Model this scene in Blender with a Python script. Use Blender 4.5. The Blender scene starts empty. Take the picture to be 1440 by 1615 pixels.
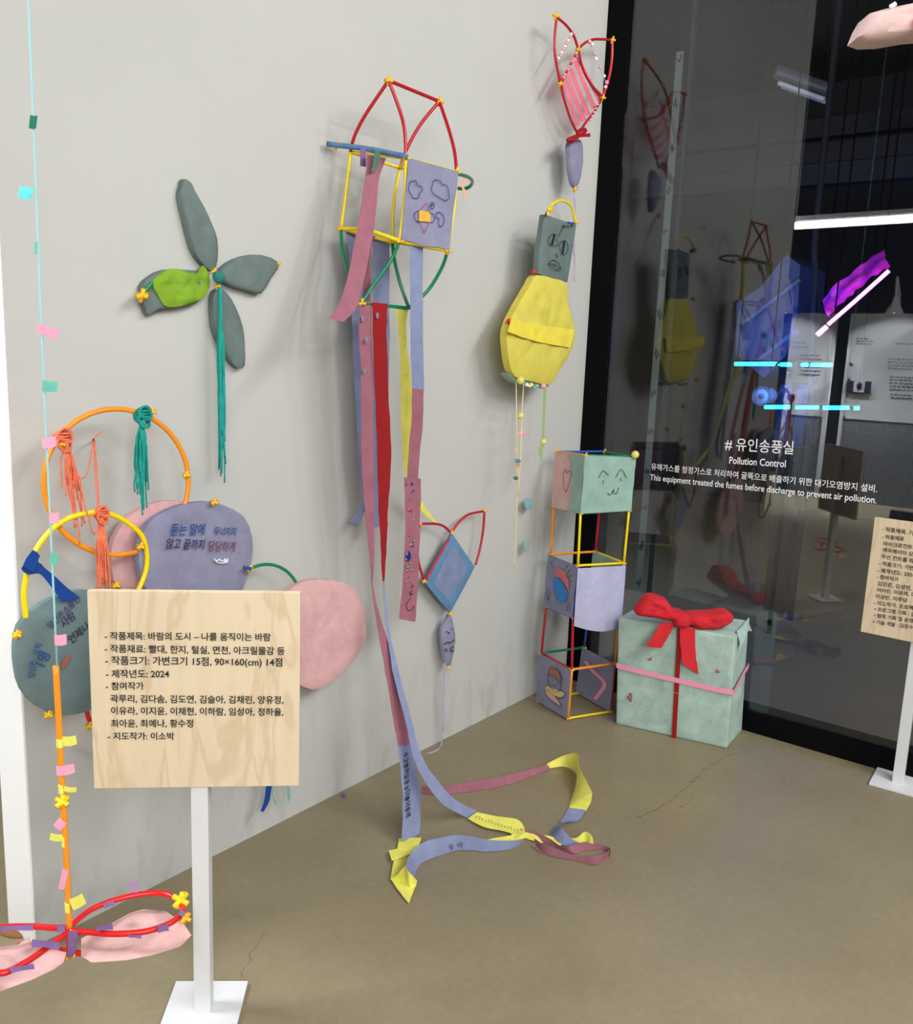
import bpy, bmesh, math, random
from mathutils import Vector, Matrix, noise
random.seed(7)
C = bpy.context.scene.collection
sc = bpy.context.scene
# ------------------------------------------------------------------ camera
FPX = 1404.96
YAW, PITCH, ROLL = 0.6554, 0.1802, 0.0395
CAM = Vector((-3.5069, -2.0022, 1.5))
fw = Vector((math.cos(YAW)*math.cos(PITCH), math.sin(YAW)*math.cos(PITCH), -math.sin(PITCH)))
r0 = Vector((math.sin(YAW), -math.cos(YAW), 0)); u0 = r0.cross(fw)
rt = math.cos(ROLL)*r0 + math.sin(ROLL)*u0; up = -math.sin(ROLL)*r0 + math.cos(ROLL)*u0
cd = bpy.data.cameras.new('camera'); cam = bpy.data.objects.new('camera', cd); C.objects.link(cam)
M = Matrix((rt, up, -fw)).transposed().to_4x4(); M.translation = CAM
cam.matrix_world = M
cd.sensor_fit = 'HORIZONTAL'; cd.sensor_width = 36; cd.lens = 36*FPX/1440; cd.clip_start = .05
sc.camera = cam
sc.view_settings.view_transform = 'Standard'; sc.view_settings.look = 'None'
sc.view_settings.gamma = 1; sc.view_settings.use_curve_mapping = False
sc.view_settings.exposure = 0.0
# ------------------------------------------------------------------ world and lights
w = bpy.data.worlds.new('world'); sc.world = w; w.use_nodes = True
w.node_tree.nodes['Background'].inputs[0].default_value = (.75, .8, .9, 1)
w.node_tree.nodes['Background'].inputs[1].default_value = .05
def spot(loc, to, energy, ang, size, blend=.4, col=(1, .97, .92)):
    l = bpy.data.lights.new('track_spot', 'SPOT'); l.energy = energy; l.spot_size = math.radians(ang)
    l.spot_blend = blend; l.shadow_soft_size = size; l.color = col
    o = bpy.data.objects.new('track_spot', l); C.objects.link(o); o.location = loc
    o.rotation_euler = (Vector(to)-Vector(loc)).to_track_quat('-Z', 'Y').to_euler(); return o
def area(loc, to, energy, sx, sy, col=(1, 1, 1)):
    l = bpy.data.lights.new('area_fill_light', 'AREA'); l.shape = 'RECTANGLE'; l.size = sx; l.size_y = sy  # added soft fill lamp, no panel fixture stands there
    l.energy = energy; l.color = col
    o = bpy.data.objects.new('area_fill_light', l); C.objects.link(o); o.location = loc
    o.rotation_euler = (Vector(to)-Vector(loc)).to_track_quat('-Z', 'Y').to_euler(); return o
spot((-0.8, -3.0, 3.7), (-.6, 0, .9), 46, 95, .04)
spot((-0.4, -2.5, 3.9), (-.1, 0, 1.7), 40, 80, .08)
area((-3.0, -4.7, 3.95), (-1.8, -.9, .2), 130, 3.2, 1.6, (1, 1, .985))
area((-1.3, -4.2, 3.9), (-.7, -.3, .6), 92, 1.8, 1.4, (1, 1, .985))
area((-5.0, -4.4, 2.7), (-1.9, -.3, .5), 140, 2.2, 1.6, (1, 1, .985))  # added fill from behind the camera, evens out the wall
area((-4.6, 2.1, 3.5), (-2.55, .06, .9), 170, 1.2, 1.2, (.97, .99, 1))  # added to brighten the end face of the wall
area((-5.8, -2.6, 4.1), (-6.6, -.5, .5), 80, 2.0, 1.6)  # added fill for the hall opposite
# ------------------------------------------------------------------ rays to real planes
def ray(x, y): return rt*((x-720)/FPX) + up*((807.5-y)/FPX) + fw
def W(x, y, d=0):                     # a point d in front of the white wall (plane y=0)
    v = ray(x, y); return CAM + v*((-d-CAM.y)/v.y)
def G(x, y, d=0):                     # a point d in front of the glass wall (plane x=0)
    v = ray(x, y); return CAM + v*((-d-CAM.x)/v.x)
def F(x, y, z=0):                     # a point at height z
    v = ray(x, y); return CAM + v*((z-CAM.z)/v.z)
HZ = Vector((fw.x, fw.y, 0)).normalized()
def V(x, y, P):                       # upright plane through P
    v = ray(x, y); return CAM + v*(((Vector(P)-CAM).dot(HZ))/v.dot(HZ))
def H(x, y, t): p = G(x, y, -t); return Vector((-t, p.y, p.z))   # hall point seen mirrored in the glass
WN = Vector((0, -1, 0)); GN = Vector((-1, 0, 0))
# ------------------------------------------------------------------ materials
MATS = {}
def col(rgb, k=1.1):
    return tuple(min(.92, ((c/255)/12.92 if c < 10 else ((c/255+.055)/1.055)**2.4)*k) for c in rgb) + (1,)
def mat(name, rgb, rough=.8, metal=0, mott=0, scale=14, bump=0, bscale=40, emit=0, trans=0, k=1.1, coat=0):
    if name in MATS: return MATS[name]
    m = bpy.data.materials.new(name); m.use_nodes = True; nt = m.node_tree; b = nt.nodes['Principled BSDF']
    c = col(rgb, k); b.inputs['Base Color'].default_value = c
    b.inputs['Roughness'].default_value = rough; b.inputs['Metallic'].default_value = metal
    if coat: b.inputs['Coat Weight'].default_value = coat
    if mott or bump:
        tc = nt.nodes.new('ShaderNodeTexCoord')
    if mott:
        n = nt.nodes.new('ShaderNodeTexNoise'); n.inputs['Scale'].default_value = scale; n.inputs['Detail'].default_value = 6
        n.inputs['Roughness'].default_value = .65
        r = nt.nodes.new('ShaderNodeValToRGB'); e = r.color_ramp.elements
        e[0].position = .3; e[1].position = .72
        e[0].color = tuple(x*(1-mott) for x in c[:3])+(1,); e[1].color = tuple(min(.95, x*(1+mott)) for x in c[:3])+(1,)
        nt.links.new(tc.outputs['Object'], n.inputs['Vector']); nt.links.new(n.outputs['Fac'], r.inputs['Fac'])
        nt.links.new(r.outputs['Color'], b.inputs['Base Color'])
    if bump:
        n2 = nt.nodes.new('ShaderNodeTexNoise'); n2.inputs['Scale'].default_value = bscale; n2.inputs['Detail'].default_value = 5
        bp = nt.nodes.new('ShaderNodeBump'); bp.inputs['Strength'].default_value = bump; bp.inputs['Distance'].default_value = .01
        nt.links.new(tc.outputs['Object'], n2.inputs['Vector']); nt.links.new(n2.outputs['Fac'], bp.inputs['Height'])
        nt.links.new(bp.outputs['Normal'], b.inputs['Normal'])
    if emit:
        b.inputs['Emission Color'].default_value = col(rgb, 1); b.inputs['Emission Strength'].default_value = emit
    if trans:   # thin translucent paper or film: part of the light passes straight through
        t = nt.nodes.new('ShaderNodeBsdfTransparent'); t.inputs[0].default_value = tuple(min(1, x*1.1+.1) for x in c[:3])+(1,)
        mx = nt.nodes.new('ShaderNodeMixShader'); mx.inputs[0].default_value = trans
        nt.links.new(b.outputs[0], mx.inputs[1]); nt.links.new(t.outputs[0], mx.inputs[2])
        nt.links.new(mx.outputs[0], nt.nodes['Material Output'].inputs['Surface'])
    MATS[name] = m; return m
def paper(name, rgb, trans=0, mott=.14): return mat(name, rgb, .92, 0, mott, 16, .12, 60, 0, trans)
sr = lambda n, c: mat(n, c, .35, coat=.2)
m_red = sr('red_straw', (176, 13, 30)); m_yel = sr('yellow_straw', (250, 208, 6)); m_grn = sr('green_straw', (0, 122, 80))
m_org = sr('orange_straw', (250, 142, 22)); m_blu = sr('blue_straw', (15, 80, 165)); m_con = sr('connector_yellow', (250, 180, 20))
m_hot = sr('red_hoop', (205, 22, 26))
p_grey = paper('greygreen_paper', (98, 113, 111)); p_lav = paper('lavender_paper', (128, 128, 152)); p_pink = paper('pink_paper', (206, 162, 163))
p_mauve = paper('mauve_paper', (152, 95, 110)); p_lavb = paper('lavender_blue_paper', (130, 139, 174)); p_yel = paper('yellow_paper', (228, 222, 100))
p_redr = paper('red_paper', (142, 10, 18)); p_lime = paper('lime_paper', (122, 160, 38)); p_gift = paper('gift_paper', (162, 186, 176), mott=.2)
p_bow = paper('bow_paper', (196, 30, 40)); p_green = paper('palegreen_paper', (138, 168, 156)); p_plav = paper('pale_lavender_paper', (168, 168, 196))
p_gry2 = paper('slate_paper', (100, 120, 122)); p_blue = paper('dusty_blue_paper', (88, 128, 164)); p_pinkl = paper('light_pink_paper', (208, 168, 165))
p_body = paper('yellow_film', (214, 202, 86), trans=.12, mott=.1); p_film = paper('pink_film', (238, 130, 152), trans=.3)
m_tape = mat('purple_tape', (118, 88, 140), .5, mott=.2); m_tapeg = mat('green_tape', (60, 110, 95), .6, mott=.3)
m_ink = mat('black_ink', (22, 22, 26), .8, k=1); m_inkb = mat('blue_ink', (18, 70, 140), .8, k=1); m_inkp = mat('purple_ink', (45, 30, 95), .8, k=1)
m_inkr = mat('plum_ink', (110, 45, 85), .8, k=1); m_inkw = mat('white_ink', (235, 235, 245), .8, k=1); m_inkred = mat('red_ink', (175, 40, 50), .8, k=1)
m_teal = mat('teal_yarn', (22, 150, 138), .9, mott=.25, scale=60); m_coral = mat('coral_yarn', (228, 118, 84), .9, mott=.2, scale=60)
m_lilac = mat('lilac_yarn', (190, 175, 205), .9); m_cream = mat('cream_yarn', (232, 218, 140), .9)
m_white = mat('white_metal', (222, 224, 226), .45, mott=.03, scale=6, k=.98)
m_black = mat('black_frame', (8, 8, 10), .8, k=1); m_black.node_tree.nodes['Principled BSDF'].inputs['Specular IOR Level'].default_value = .08
m_rib_blue = mat('blue_satin', (14, 62, 140), .35); m_rib_red = mat('red_satin', (150, 8, 16), .4); m_rib_pink = mat('pink_ribbon', (240, 150, 180), .5)
m_pom_y = mat('pom_yellow', (238, 226, 120), .95, bump=.8, bscale=200); m_pom_t = mat('pom_teal', (40, 130, 118), .95, bump=.8, bscale=200)
m_bead_p = mat('pink_bead', (236, 160, 180), .3); m_bead_w = mat('white_bead', (240, 232, 225), .3); m_bead_t = mat('teal_bead', (130, 190, 180), .3)
m_gem_r = mat('red_gem', (190, 20, 50), .1); m_gem_b = mat('blue_gem', (25, 45, 130), .1); m_gem_g = mat('green_gem', (70, 130, 110), .1); m_gem_k = mat('dark_gem', (40, 20, 40), .1)
# ------------------------------------------------------------------ object helpers
def thing(name, label, cat, loc, group=None):
    o = bpy.data.objects.new(name, None); o.empty_display_size = .05; C.objects.link(o); o.location = loc
    o['label'] = label; o['category'] = cat
    if group: o['group'] = group
    bpy.context.view_layer.update() if False else None
    return o
def wloc(o):
    v = Vector((0, 0, 0))
    while o is not None: v += Vector(o.location); o = o.parent
    return v
def mesh(name, verts, faces, m, parent=None, smooth=True, label=None):
    me = bpy.data.meshes.new(name); off = wloc(parent) if parent else Vector((0, 0, 0))
    me.from_pydata([Vector(v)-off for v in verts], [], faces); me.update()
    bm = bmesh.new(); bm.from_mesh(me); bmesh.ops.recalc_face_normals(bm, faces=bm.faces); bm.to_mesh(me); bm.free()
    for p in me.polygons: p.use_smooth = smooth
    if m: me.materials.append(m)
    o = bpy.data.objects.new(name, me); C.objects.link(o)
    if parent: o.parent = parent
    if label: o['label'] = label
    return o
def tag(o, label, cat, group=None):
    o['label'] = label; o['category'] = cat
    if group: o['group'] = group
    return o
def struct(o): o['kind'] = 'structure'; return o
def smooth(pts, n=6, closed=False):                     # Catmull-Rom
    pts = [Vector(p) for p in pts]; N = len(pts); out = []
    if N < 3: return [pts[0].lerp(pts[-1], i/n) for i in range(n+1)]
    for i in range(N if closed else N-1):
        g = (lambda k: pts[k % N]) if closed else (lambda k: pts[max(0, min(N-1, k))])
        a, b, c, d = g(i-1), g(i), g(i+1), g(i+2)
        for j in range(n):
            t = j/n
            out.append(.5*((2*b)+(c-a)*t+(2*a-5*b+4*c-d)*t*t+(3*b-a-3*c+d)*t**3))
    if not closed: out.append(pts[-1])
    return out
def tube_geo(pts, r, seg=10, closed=False, V0=None, F0=None):
    Vs = V0 if V0 is not None else []; Fs = F0 if F0 is not None else []
    base = len(Vs); n = len(pts); prev = None
    for i, p in enumerate(pts):
        if closed: t = pts[(i+1) % n]-pts[i-1]
        else: t = pts[min(n-1, i+1)]-pts[max(0, i-1)]
        t = t.normalized() if t.length > 1e-9 else Vector((0, 0, 1))
        if prev is None: a = t.orthogonal().normalized()
        else:
            a = prev-t*prev.dot(t); a = a.normalized() if a.length > 1e-6 else t.orthogonal().normalized()
        prev = a; b = t.cross(a); rr = r[i] if isinstance(r, (list, tuple)) else r
        for k in range(seg):
            an = 2*math.pi*k/seg; Vs.append(p+(a*math.cos(an)+b*math.sin(an))*rr)
    for i in range(n if closed else n-1):
        for k in range(seg):
            i2 = (i+1) % n
            Fs.append((base+i*seg+k, base+i*seg+(k+1) % seg, base+i2*seg+(k+1) % seg, base+i2*seg+k))
    if not closed:
        Fs.append(tuple(base+k for k in range(seg))); Fs.append(tuple(base+(n-1)*seg+k for k in range(seg)))
    return Vs, Fs
SR = .0052
def tube(name, pts, m, parent, r=SR, closed=False, n=6, seg=10, label=None):
    Vs, Fs = tube_geo(smooth(pts, n, closed), r, seg, closed); return mesh(name, Vs, Fs, m, parent, True, label)
def lines(name, polys, m, parent, r=.0012, n=4, label=None):      # several pen strokes in one drawing
    Vs, Fs = [], []
    for p in polys: tube_geo(smooth(p, n), r, 5, False, Vs, Fs)
    return mesh(name, Vs, Fs, m, parent, True, label)
def strokes(name, polys, m, parent, r=.0012, n=4, label=None):    # every mark a part of its own
    for p in polys: lines(name, [p], m, parent, r, n, label)
def sphere_geo(c, r, Vs, Fs, a=8, b=12):
    base = len(Vs); rx = r if isinstance(r, (tuple, Vector)) else (r, r, r)
    for i in range(a+1):
        th = math.pi*i/a
        for j in range(b):
            ph = 2*math.pi*j/b
            Vs.append(Vector(c)+Vector((rx[0]*math.sin(th)*math.cos(ph), rx[1]*math.sin(th)*math.sin(ph), rx[2]*math.cos(th))))
    for i in range(a):
        for j in range(b): Fs.append((base+i*b+j, base+i*b+(j+1) % b, base+(i+1)*b+(j+1) % b, base+(i+1)*b+j))
def ball(name, c, r, m, parent, label=None):
    Vs, Fs = [], []; sphere_geo(c, r, Vs, Fs); o = mesh(name, Vs, Fs, m, parent, True, label)
    bm = bmesh.new(); bm.from_mesh(o.data); bmesh.ops.remove_doubles(bm, verts=bm.verts, dist=1e-6); bm.to_mesh(o.data); bm.free(); return o
def connector(p, parent, s=.013, m=None):               # the little plastic jack that joins straws
    Vs, Fs = [], []; p = Vector(p)
    for d in ((1, .2, .3), (-.3, 1, .2), (.1, -.3, 1)):
        d = Vector(d).normalized()*s; tube_geo([p-d, p-d*.3, p+d*.3, p+d], [s*.33, s*.3, s*.3, s*.33], 8, False, Vs, Fs)
    sphere_geo(p, s*.5, Vs, Fs, 6, 8)
    return mesh('connector', Vs, Fs, m or m_con, parent)
def box_geo(c, s, Vs, Fs, R=None):
    b = len(Vs); c = Vector(c)
    for dx, dy, dz in ((-1, -1, -1), (1, -1, -1), (1, 1, -1), (-1, 1, -1), (-1, -1, 1), (1, -1, 1), (1, 1, 1), (-1, 1, 1)):
        v = Vector((dx*s[0]/2, dy*s[1]/2, dz*s[2]/2)); Vs.append(c+(R @ v if R else v))
    Fs += [tuple(b+i for i in f) for f in ((0, 3, 2, 1), (4, 5, 6, 7), (0, 1, 5, 4), (1, 2, 6, 5), (2, 3, 7, 6), (3, 0, 4, 7))]
def box(name, c, s, m, parent=None, R=None, bev=0, label=None):
    Vs, Fs = [], []; box_geo(c, s, Vs, Fs, R); o = mesh(name, Vs, Fs, m, parent, False, label)
    if bev:
        b = o.modifiers.new('bevel', 'BEVEL'); b.width = bev; b.segments = 2
    return o
def span(name, lo, hi, m, parent=None, bev=0, label=None):
    lo, hi = Vector(lo), Vector(hi); return box(name, (lo+hi)/2, tuple(hi-lo), m, parent, None, bev, label)
def sharp(o, a=.95):
    o.data.set_sharp_from_angle(angle=a); return o
def pillow(name, outline, bulge, nrm, m, parent, back=.004, wr=.0025, n=4, label=None, rings=9, flat=4, soft=True):
    o = smooth(outline, n, True) if soft else [Vector(p) for p in outline]
    c = sum(o, Vector())/len(o); nrm = Vector(nrm).normalized(); N = len(o); Vs, Fs = [], []
    sd = Vector((sum(map(ord, name)) % 7, len(outline)*1.7, c.x*9))
    for k in range(rings):
        s = 1-k/rings
        for p in o:
            q = c+(p-c)*s
            nz = noise.noise(q*22+sd)*wr + noise.noise(q*60+sd)*wr*.5
            Vs.append(q+nrm*(bulge*(1-s**flat)+nz*min(1, (1-s)*6)))
    Vs.append(c+nrm*bulge)
    for k in range(rings-1):
        for i in range(N): Fs.append((k*N+i, k*N+(i+1) % N, (k+1)*N+(i+1) % N, (k+1)*N+i))
    ci = rings*N
    for i in range(N): Fs.append(((rings-1)*N+i, (rings-1)*N+(i+1) % N, ci))
    b0 = len(Vs)
    for s in (.995, .5):
        for p in o: Vs.append(c+(p-c)*s-nrm*back)
    Vs.append(c-nrm*back)
    for i in range(N):
        j = (i+1) % N
        Fs += [(i, j, b0+j, b0+i), (b0+i, b0+j, b0+N+j, b0+N+i), (b0+N+i, b0+N+j, b0+2*N)]
    return sharp(mesh(name, Vs, Fs, m, parent, True, label))
def strip(name, L, R, m, parent, n=6, th=.0008, wr=.0, label=None, cross=4):
    L, R = smooth(L, n), smooth(R, n); k = min(len(L), len(R)); Vs, Fs = [], []
    for i in range(k):
        for j in range(cross+1):
            q = L[i].lerp(R[i], j/cross)
            if wr:
                a = (R[i]-L[i]); t = (L[min(k-1, i+1)]-L[max(0, i-1)]); nn = a.cross(t)
                if nn.length > 1e-9: q = q+nn.normalized()*wr*noise.noise(q*25)
            Vs.append(q)
    s = cross+1
    for i in range(k-1):
        for j in range(cross): Fs.append((i*s+j, i*s+j+1, (i+1)*s+j+1, (i+1)*s+j))
    tmp = bpy.data.meshes.new('t'); tmp.from_pydata(Vs, [], Fs); tmp.update(); nr = [v.normal.copy() for v in tmp.vertices]; bpy.data.meshes.remove(tmp)
    nv_ = len(Vs); top_ = [Vs[i]+nr[i]*th*.5 for i in range(nv_)]; bot = [Vs[i]-nr[i]*th*.5 for i in range(nv_)]
    F2 = list(Fs)+[tuple(nv_+q for q in reversed(f)) for f in Fs]
    loop = [i*s for i in range(k)]+[(k-1)*s+j for j in range(1, s)]+[i*s+s-1 for i in range(k-2, -1, -1)]+[j for j in range(s-2, 0, -1)]
    for a, b in zip(loop, loop[1:]+loop[:1]): F2.append((a, b, nv_+b, nv_+a))
    return sharp(mesh(name, top_+bot, F2, m, parent, True, label))
def text(body, P0, P1, nrm, m, parent, name='lettering', bold=0, ys=1, shear=0, label=None, mirror=False):
    cu = bpy.data.curves.new('t', 'FONT'); cu.body = body; cu.offset = bold; cu.resolution_u = 3; cu.shear = shear
    o = bpy.data.objects.new('t', cu); C.objects.link(o)
    me0 = bpy.data.meshes.new_from_object(o.evaluated_get(bpy.context.evaluated_depsgraph_get()))
    P0, P1 = Vector(P0), Vector(P1); x = (P1-P0); wd = x.length; x.normalize(); y = Vector(nrm).normalized().cross(x)
    xs = [v.co.x for v in me0.vertices]; a, b = min(xs), max(xs); s = wd/(b-a)
    vs = [P0+x*((v.co.x-a)*s)+y*(v.co.y*s*ys) for v in me0.vertices]
    fs = [tuple(p.vertices) for p in me0.polygons]
    bpy.data.objects.remove(o); bpy.data.curves.remove(cu); bpy.data.meshes.remove(me0)
    return mesh(name, vs, fs, m, parent, False, label or 'text reading "%s"' % body)
def tassel(name, knot, ends, m, parent, count, spread, r=.0016, label=None):
    Vs, Fs = [], []
    for i in range(count):
        e = Vector(ends[i % len(ends)]); k = Vector(knot)
        d = Vector((random.uniform(-1, 1)*spread, random.uniform(-.6, .6)*spread, 0)); L = (e-k)
        f = random.uniform(.72, 1)
        pts = [k+Vector((random.uniform(-.4, .4)*spread, random.uniform(-.4, .4)*spread, 0))]
        for j in range(1, 9): pts.append(k+L*(f*j/8)+d*(min(1, j/3))+Vector((random.uniform(-1, 1), random.uniform(-1, 1), 0))*.0018)
        tube_geo(smooth(pts, 2), r, 5, False, Vs, Fs)
    return mesh(name, Vs, Fs, m, parent, True, label)
def cc(cx, cy, rx, ry, f, n=24, a0=0): return [f(cx+rx*math.cos(2*math.pi*i/n+a0), cy+ry*math.sin(2*math.pi*i/n+a0)) for i in range(n)]
# ------------------------------------------------------------------ the setting
wm = mat('white_wall', (200, 200, 196), .85, k=.91, mott=.035, scale=1.6, bump=.04, bscale=90)
def scuffs(m):                                          # grey shoe marks and dirt along the foot of the wall
    nt = m.node_tree; b = nt.nodes['Principled BSDF']; src = b.inputs['Base Color'].links[0].from_socket
    tc = nt.nodes.new('ShaderNodeTexCoord'); mp = nt.nodes.new('ShaderNodeMapping'); mp.inputs['Scale'].default_value = (5, 5, 1.6)
    n = nt.nodes.new('ShaderNodeTexNoise'); n.inputs['Scale'].default_value = 3; n.inputs['Detail'].default_value = 7
    sp = nt.nodes.new('ShaderNodeSeparateXYZ'); mr = nt.nodes.new('ShaderNodeMapRange'); mr.inputs[1].default_value = .42; mr.inputs[2].default_value = .0
    r = nt.nodes.new('ShaderNodeMapRange'); r.inputs[1].default_value = .5; r.inputs[2].default_value = .72
    mu = nt.nodes.new('ShaderNodeMath'); mu.operation = 'MULTIPLY'; mu2 = nt.nodes.new('ShaderNodeMath'); mu2.operation = 'MULTIPLY'; mu2.inputs[1].default_value = .38
    mx = nt.nodes.new('ShaderNodeMix'); mx.data_type = 'RGBA'; mx.inputs[7].default_value = col((120, 120, 118), 1)
    L = nt.links.new; L(tc.outputs['Object'], mp.inputs[0]); L(mp.outputs[0], n.inputs['Vector']); L(tc.outputs['Object'], sp.inputs[0]); L(sp.outputs[2], mr.inputs[0]); L(n.outputs['Fac'], r.inputs[0])
    L(mr.outputs[0], mu.inputs[0]); L(r.outputs[0], mu.inputs[1]); L(mu.outputs[0], mu2.inputs[0]); L(mu2.outputs[0], mx.inputs[0]); L(src, mx.inputs[6]); L(mx.outputs[2], b.inputs['Base Color'])
scuffs(wm)
flm = bpy.data.materials.new('polished_concrete'); flm.use_nodes = True
nt = flm.node_tree; b = nt.nodes['Principled BSDF']; tc = nt.nodes.new('ShaderNodeTexCoord')
n1 = nt.nodes.new('ShaderNodeTexNoise'); n1.inputs['Scale'].default_value = 1.7; n1.inputs['Detail'].default_value = 8; n1.inputs['Roughness'].default_value = .7
n2 = nt.nodes.new('ShaderNodeTexNoise'); n2.inputs['Scale'].default_value = 45; n2.inputs['Detail'].default_value = 4
rp = nt.nodes.new('ShaderNodeValToRGB'); e = rp.color_ramp.elements; e[0].position = .25; e[1].position = .8
e[0].color = col((117, 107, 84), 1.4); e[1].color = col((137, 126, 101), 1.4)
mx = nt.nodes.new('ShaderNodeMix'); mx.data_type = 'RGBA'; mx.blend_type = 'MULTIPLY'; mx.inputs[0].default_value = .25
nt.links.new(tc.outputs['Object'], n1.inputs['Vector']); nt.links.new(tc.outputs['Object'], n2.inputs['Vector'])
nt.links.new(n1.outputs['Fac'], rp.inputs['Fac']); nt.links.new(rp.outputs['Color'], mx.inputs[6]); nt.links.new(n2.outputs['Fac'], mx.inputs[7])
nt.links.new(mx.outputs[2], b.inputs['Base Color']); b.inputs['Roughness'].default_value = .5
m_dark = mat('dark_concrete', (34, 35, 40), .9, mott=.2, scale=2, k=1)
m_hall = mat('hall_paint', (58, 60, 66), .9, mott=.1, scale=2, k=1); m_navy = mat('navy_paint', (16, 20, 52), .9, k=1)
floor = struct(span('floor', (-9, -6, -.1), (6, 5, 0), flm))
wl = struct(span('wall_left', (-2.548, 0, 0), (.12, .13, 4.2), wm))
struct(span('trim_4', (-2.553, 0, 0), (-2.548, .13, 4.2), mat('white_edge', (232, 233, 235), .6, k=1.15)))   # white end cap of the wall
struct(span('ceiling', (-9, -6, 4.2), (6, 5, 4.3), m_dark))
struct(span('wall_back', (-9.1, -6, 0), (-9, 5, 4.2), m_hall))
struct(span('wall_right', (-9, -6.1, 0), (6, -6, 4.2), m_hall))
struct(span('wall_front', (-9, 5, 0), (6, 5.1, 4.2), m_hall))
struct(span('wall_end', (6, -6, 0), (6.1, 5, 4.2), m_dark))
# glass wall: sill, corner post, pane
struct(span('trim_1', (-.012, -.105, 0), (.1, -.001, 4.2), m_black))          # black corner post
struct(span('trim_2', (-.012, -6, 0), (.1, -.106, .085), m_black))           # black sill
gm = bpy.data.materials.new('glass_pane'); gm.use_nodes = True; nt = gm.node_tree
nt.nodes.remove(nt.nodes['Principled BSDF'])
tr = nt.nodes.new('ShaderNodeBsdfTransparent'); tr.inputs[0].default_value = (.86, .88, .9, 1)
gl = nt.nodes.new('ShaderNodeBsdfGlossy'); gl.inputs['Roughness'].default_value = .0
fr = nt.nodes.new('ShaderNodeFresnel'); ge = nt.nodes.new('ShaderNodeNewGeometry'); mp = nt.nodes.new('ShaderNodeMapRange')
mp.inputs['To Min'].default_value = 1.72; mp.inputs['To Max'].default_value = 1/1.72
nt.links.new(ge.outputs['Backfacing'], mp.inputs['Value']); nt.links.new(mp.outputs[0], fr.inputs['IOR'])
ms = nt.nodes.new('ShaderNodeMixShader'); nt.links.new(fr.outputs[0], ms.inputs[0]); nt.links.new(tr.outputs[0], ms.inputs[1]); nt.links.new(gl.outputs[0], ms.inputs[2])
nt.links.new(ms.outputs[0], nt.nodes['Material Output'].inputs['Surface'])
struct(span('window_1', (0, -6, .0852), (.008, -.1055, 4.2), gm))
# cracks in the floor
m_crk = mat('crack', (78, 70, 56), .9, k=1)
def crack(pts):
    q = []
    for p in smooth([F(*a) for a in pts], 6): q.append(p+Vector((random.uniform(-1, 1)*.008, random.uniform(-1, 1)*.008, .0006)))
    strip('crack', [p+Vector((.0006, .0003, 0)) for p in q], [p-Vector((.0006, .0003, 0)) for p in q], m_crk, floor, n=1, th=.0004, cross=1)
crack([(1158, 1186), (1120, 1207), (1095, 1230), (1088, 1262), (1074, 1274)]); crack([(1100, 1225), (1080, 1245), (1060, 1262), (1005, 1290)])
crack([(420, 1470), (385, 1525), (378, 1560)])
# pale strip with scribbles standing just behind the glass, and the joint beside it
jb = G(1012, 1000, -.03); st = thing('measuring_strip', 'pale vertical strip with small black handwritten marks just behind the glass', 'strip', (.02, jb.y, .09))
m_strip = mat('pale_strip', (120, 132, 128), .7, k=1)
sy = G(1050, 400, -.03).y
span('strip_band', (.016, sy-.015, .0855), (.022, sy+.015, 2.7), m_strip, st)
q = []
for k in range(15):
    z = .35+k*.165
    q.append([Vector((.0155, sy+.011-.003*j+random.uniform(-.002, .002), z+random.uniform(-.013, .013)+(.02 if j % 3 == 0 else 0))) for j in range(8)])
strokes('handwriting', q, m_ink, st, .0014)
jt = span('glass_joint', (.0085, sy-.058, .0855), (.03, sy-.044, 4.19), mat('joint', (40, 46, 50), .3, k=1)); struct(jt); jt.name = 'trim_3'
# ------------------------------------------------------------------ gift box
gL, gR = F(971, 1142), F(1146, 1181); gB = F(1170, 1153)
gK = gL+(gB-gR)
gift = thing('gift_box', 'large pale green paper-wrapped gift box with red bow on the floor by the glass', 'gift box', ((gL+gB)/2).to_tuple())
bl = [gL, gR, gB, gK]; tl = [V(975, 974, gL), V(1160, 1005, gR), V(1181, 978, gB), V(1007, 955, gK)]
def bil(a, b, c, d, u, v): return a.lerp(b, u).lerp(d.lerp(c, u), v)
Vs, Fs = [], []
N = 26
def patch(a, b, c, d, nrm):
    base = len(Vs)
    for i in range(N+1):
        for j in range(N+1):
            p = bil(a, b, c, d, j/N, i/N); ed = min(1, 4*min(i, j, N-i, N-j)/N)
            Vs.append(p+nrm*((noise.noise(p*9)*.006+abs(noise.noise(p*17+Vector((3, 1, 2))))*.005)*ed))
    for i in range(N):
        for j in range(N): Fs.append((base+i*(N+1)+j, base+i*(N+1)+j+1, base+(i+1)*(N+1)+j+1, base+(i+1)*(N+1)+j))
def fn(a, b, d): return (b-a).cross(d-a).normalized()
patch(bl[0], bl[1], tl[1], tl[0], fn(bl[0], bl[1], tl[0])); patch(bl[1], bl[2], tl[2], tl[1], fn(bl[1], bl[2], tl[1]))
patch(bl[2], bl[3], tl[3], tl[2], fn(bl[2], bl[3], tl[2])); patch(bl[3], bl[0], tl[0], tl[3], fn(bl[3], bl[0], tl[3]))
patch(tl[0], tl[1], tl[2], tl[3], Vector((0, 0, 1))); patch(bl[0], bl[1], bl[2], bl[3], Vector((0, 0, 0)))
o = mesh('wrapped_box', Vs, Fs, p_gift, gift)
bm = bmesh.new(); bm.from_mesh(o.data); bmesh.ops.remove_doubles(bm, verts=bm.verts, dist=.0008); bmesh.ops.recalc_face_normals(bm, faces=bm.faces); bm.to_mesh(o.data); bm.free()
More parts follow.
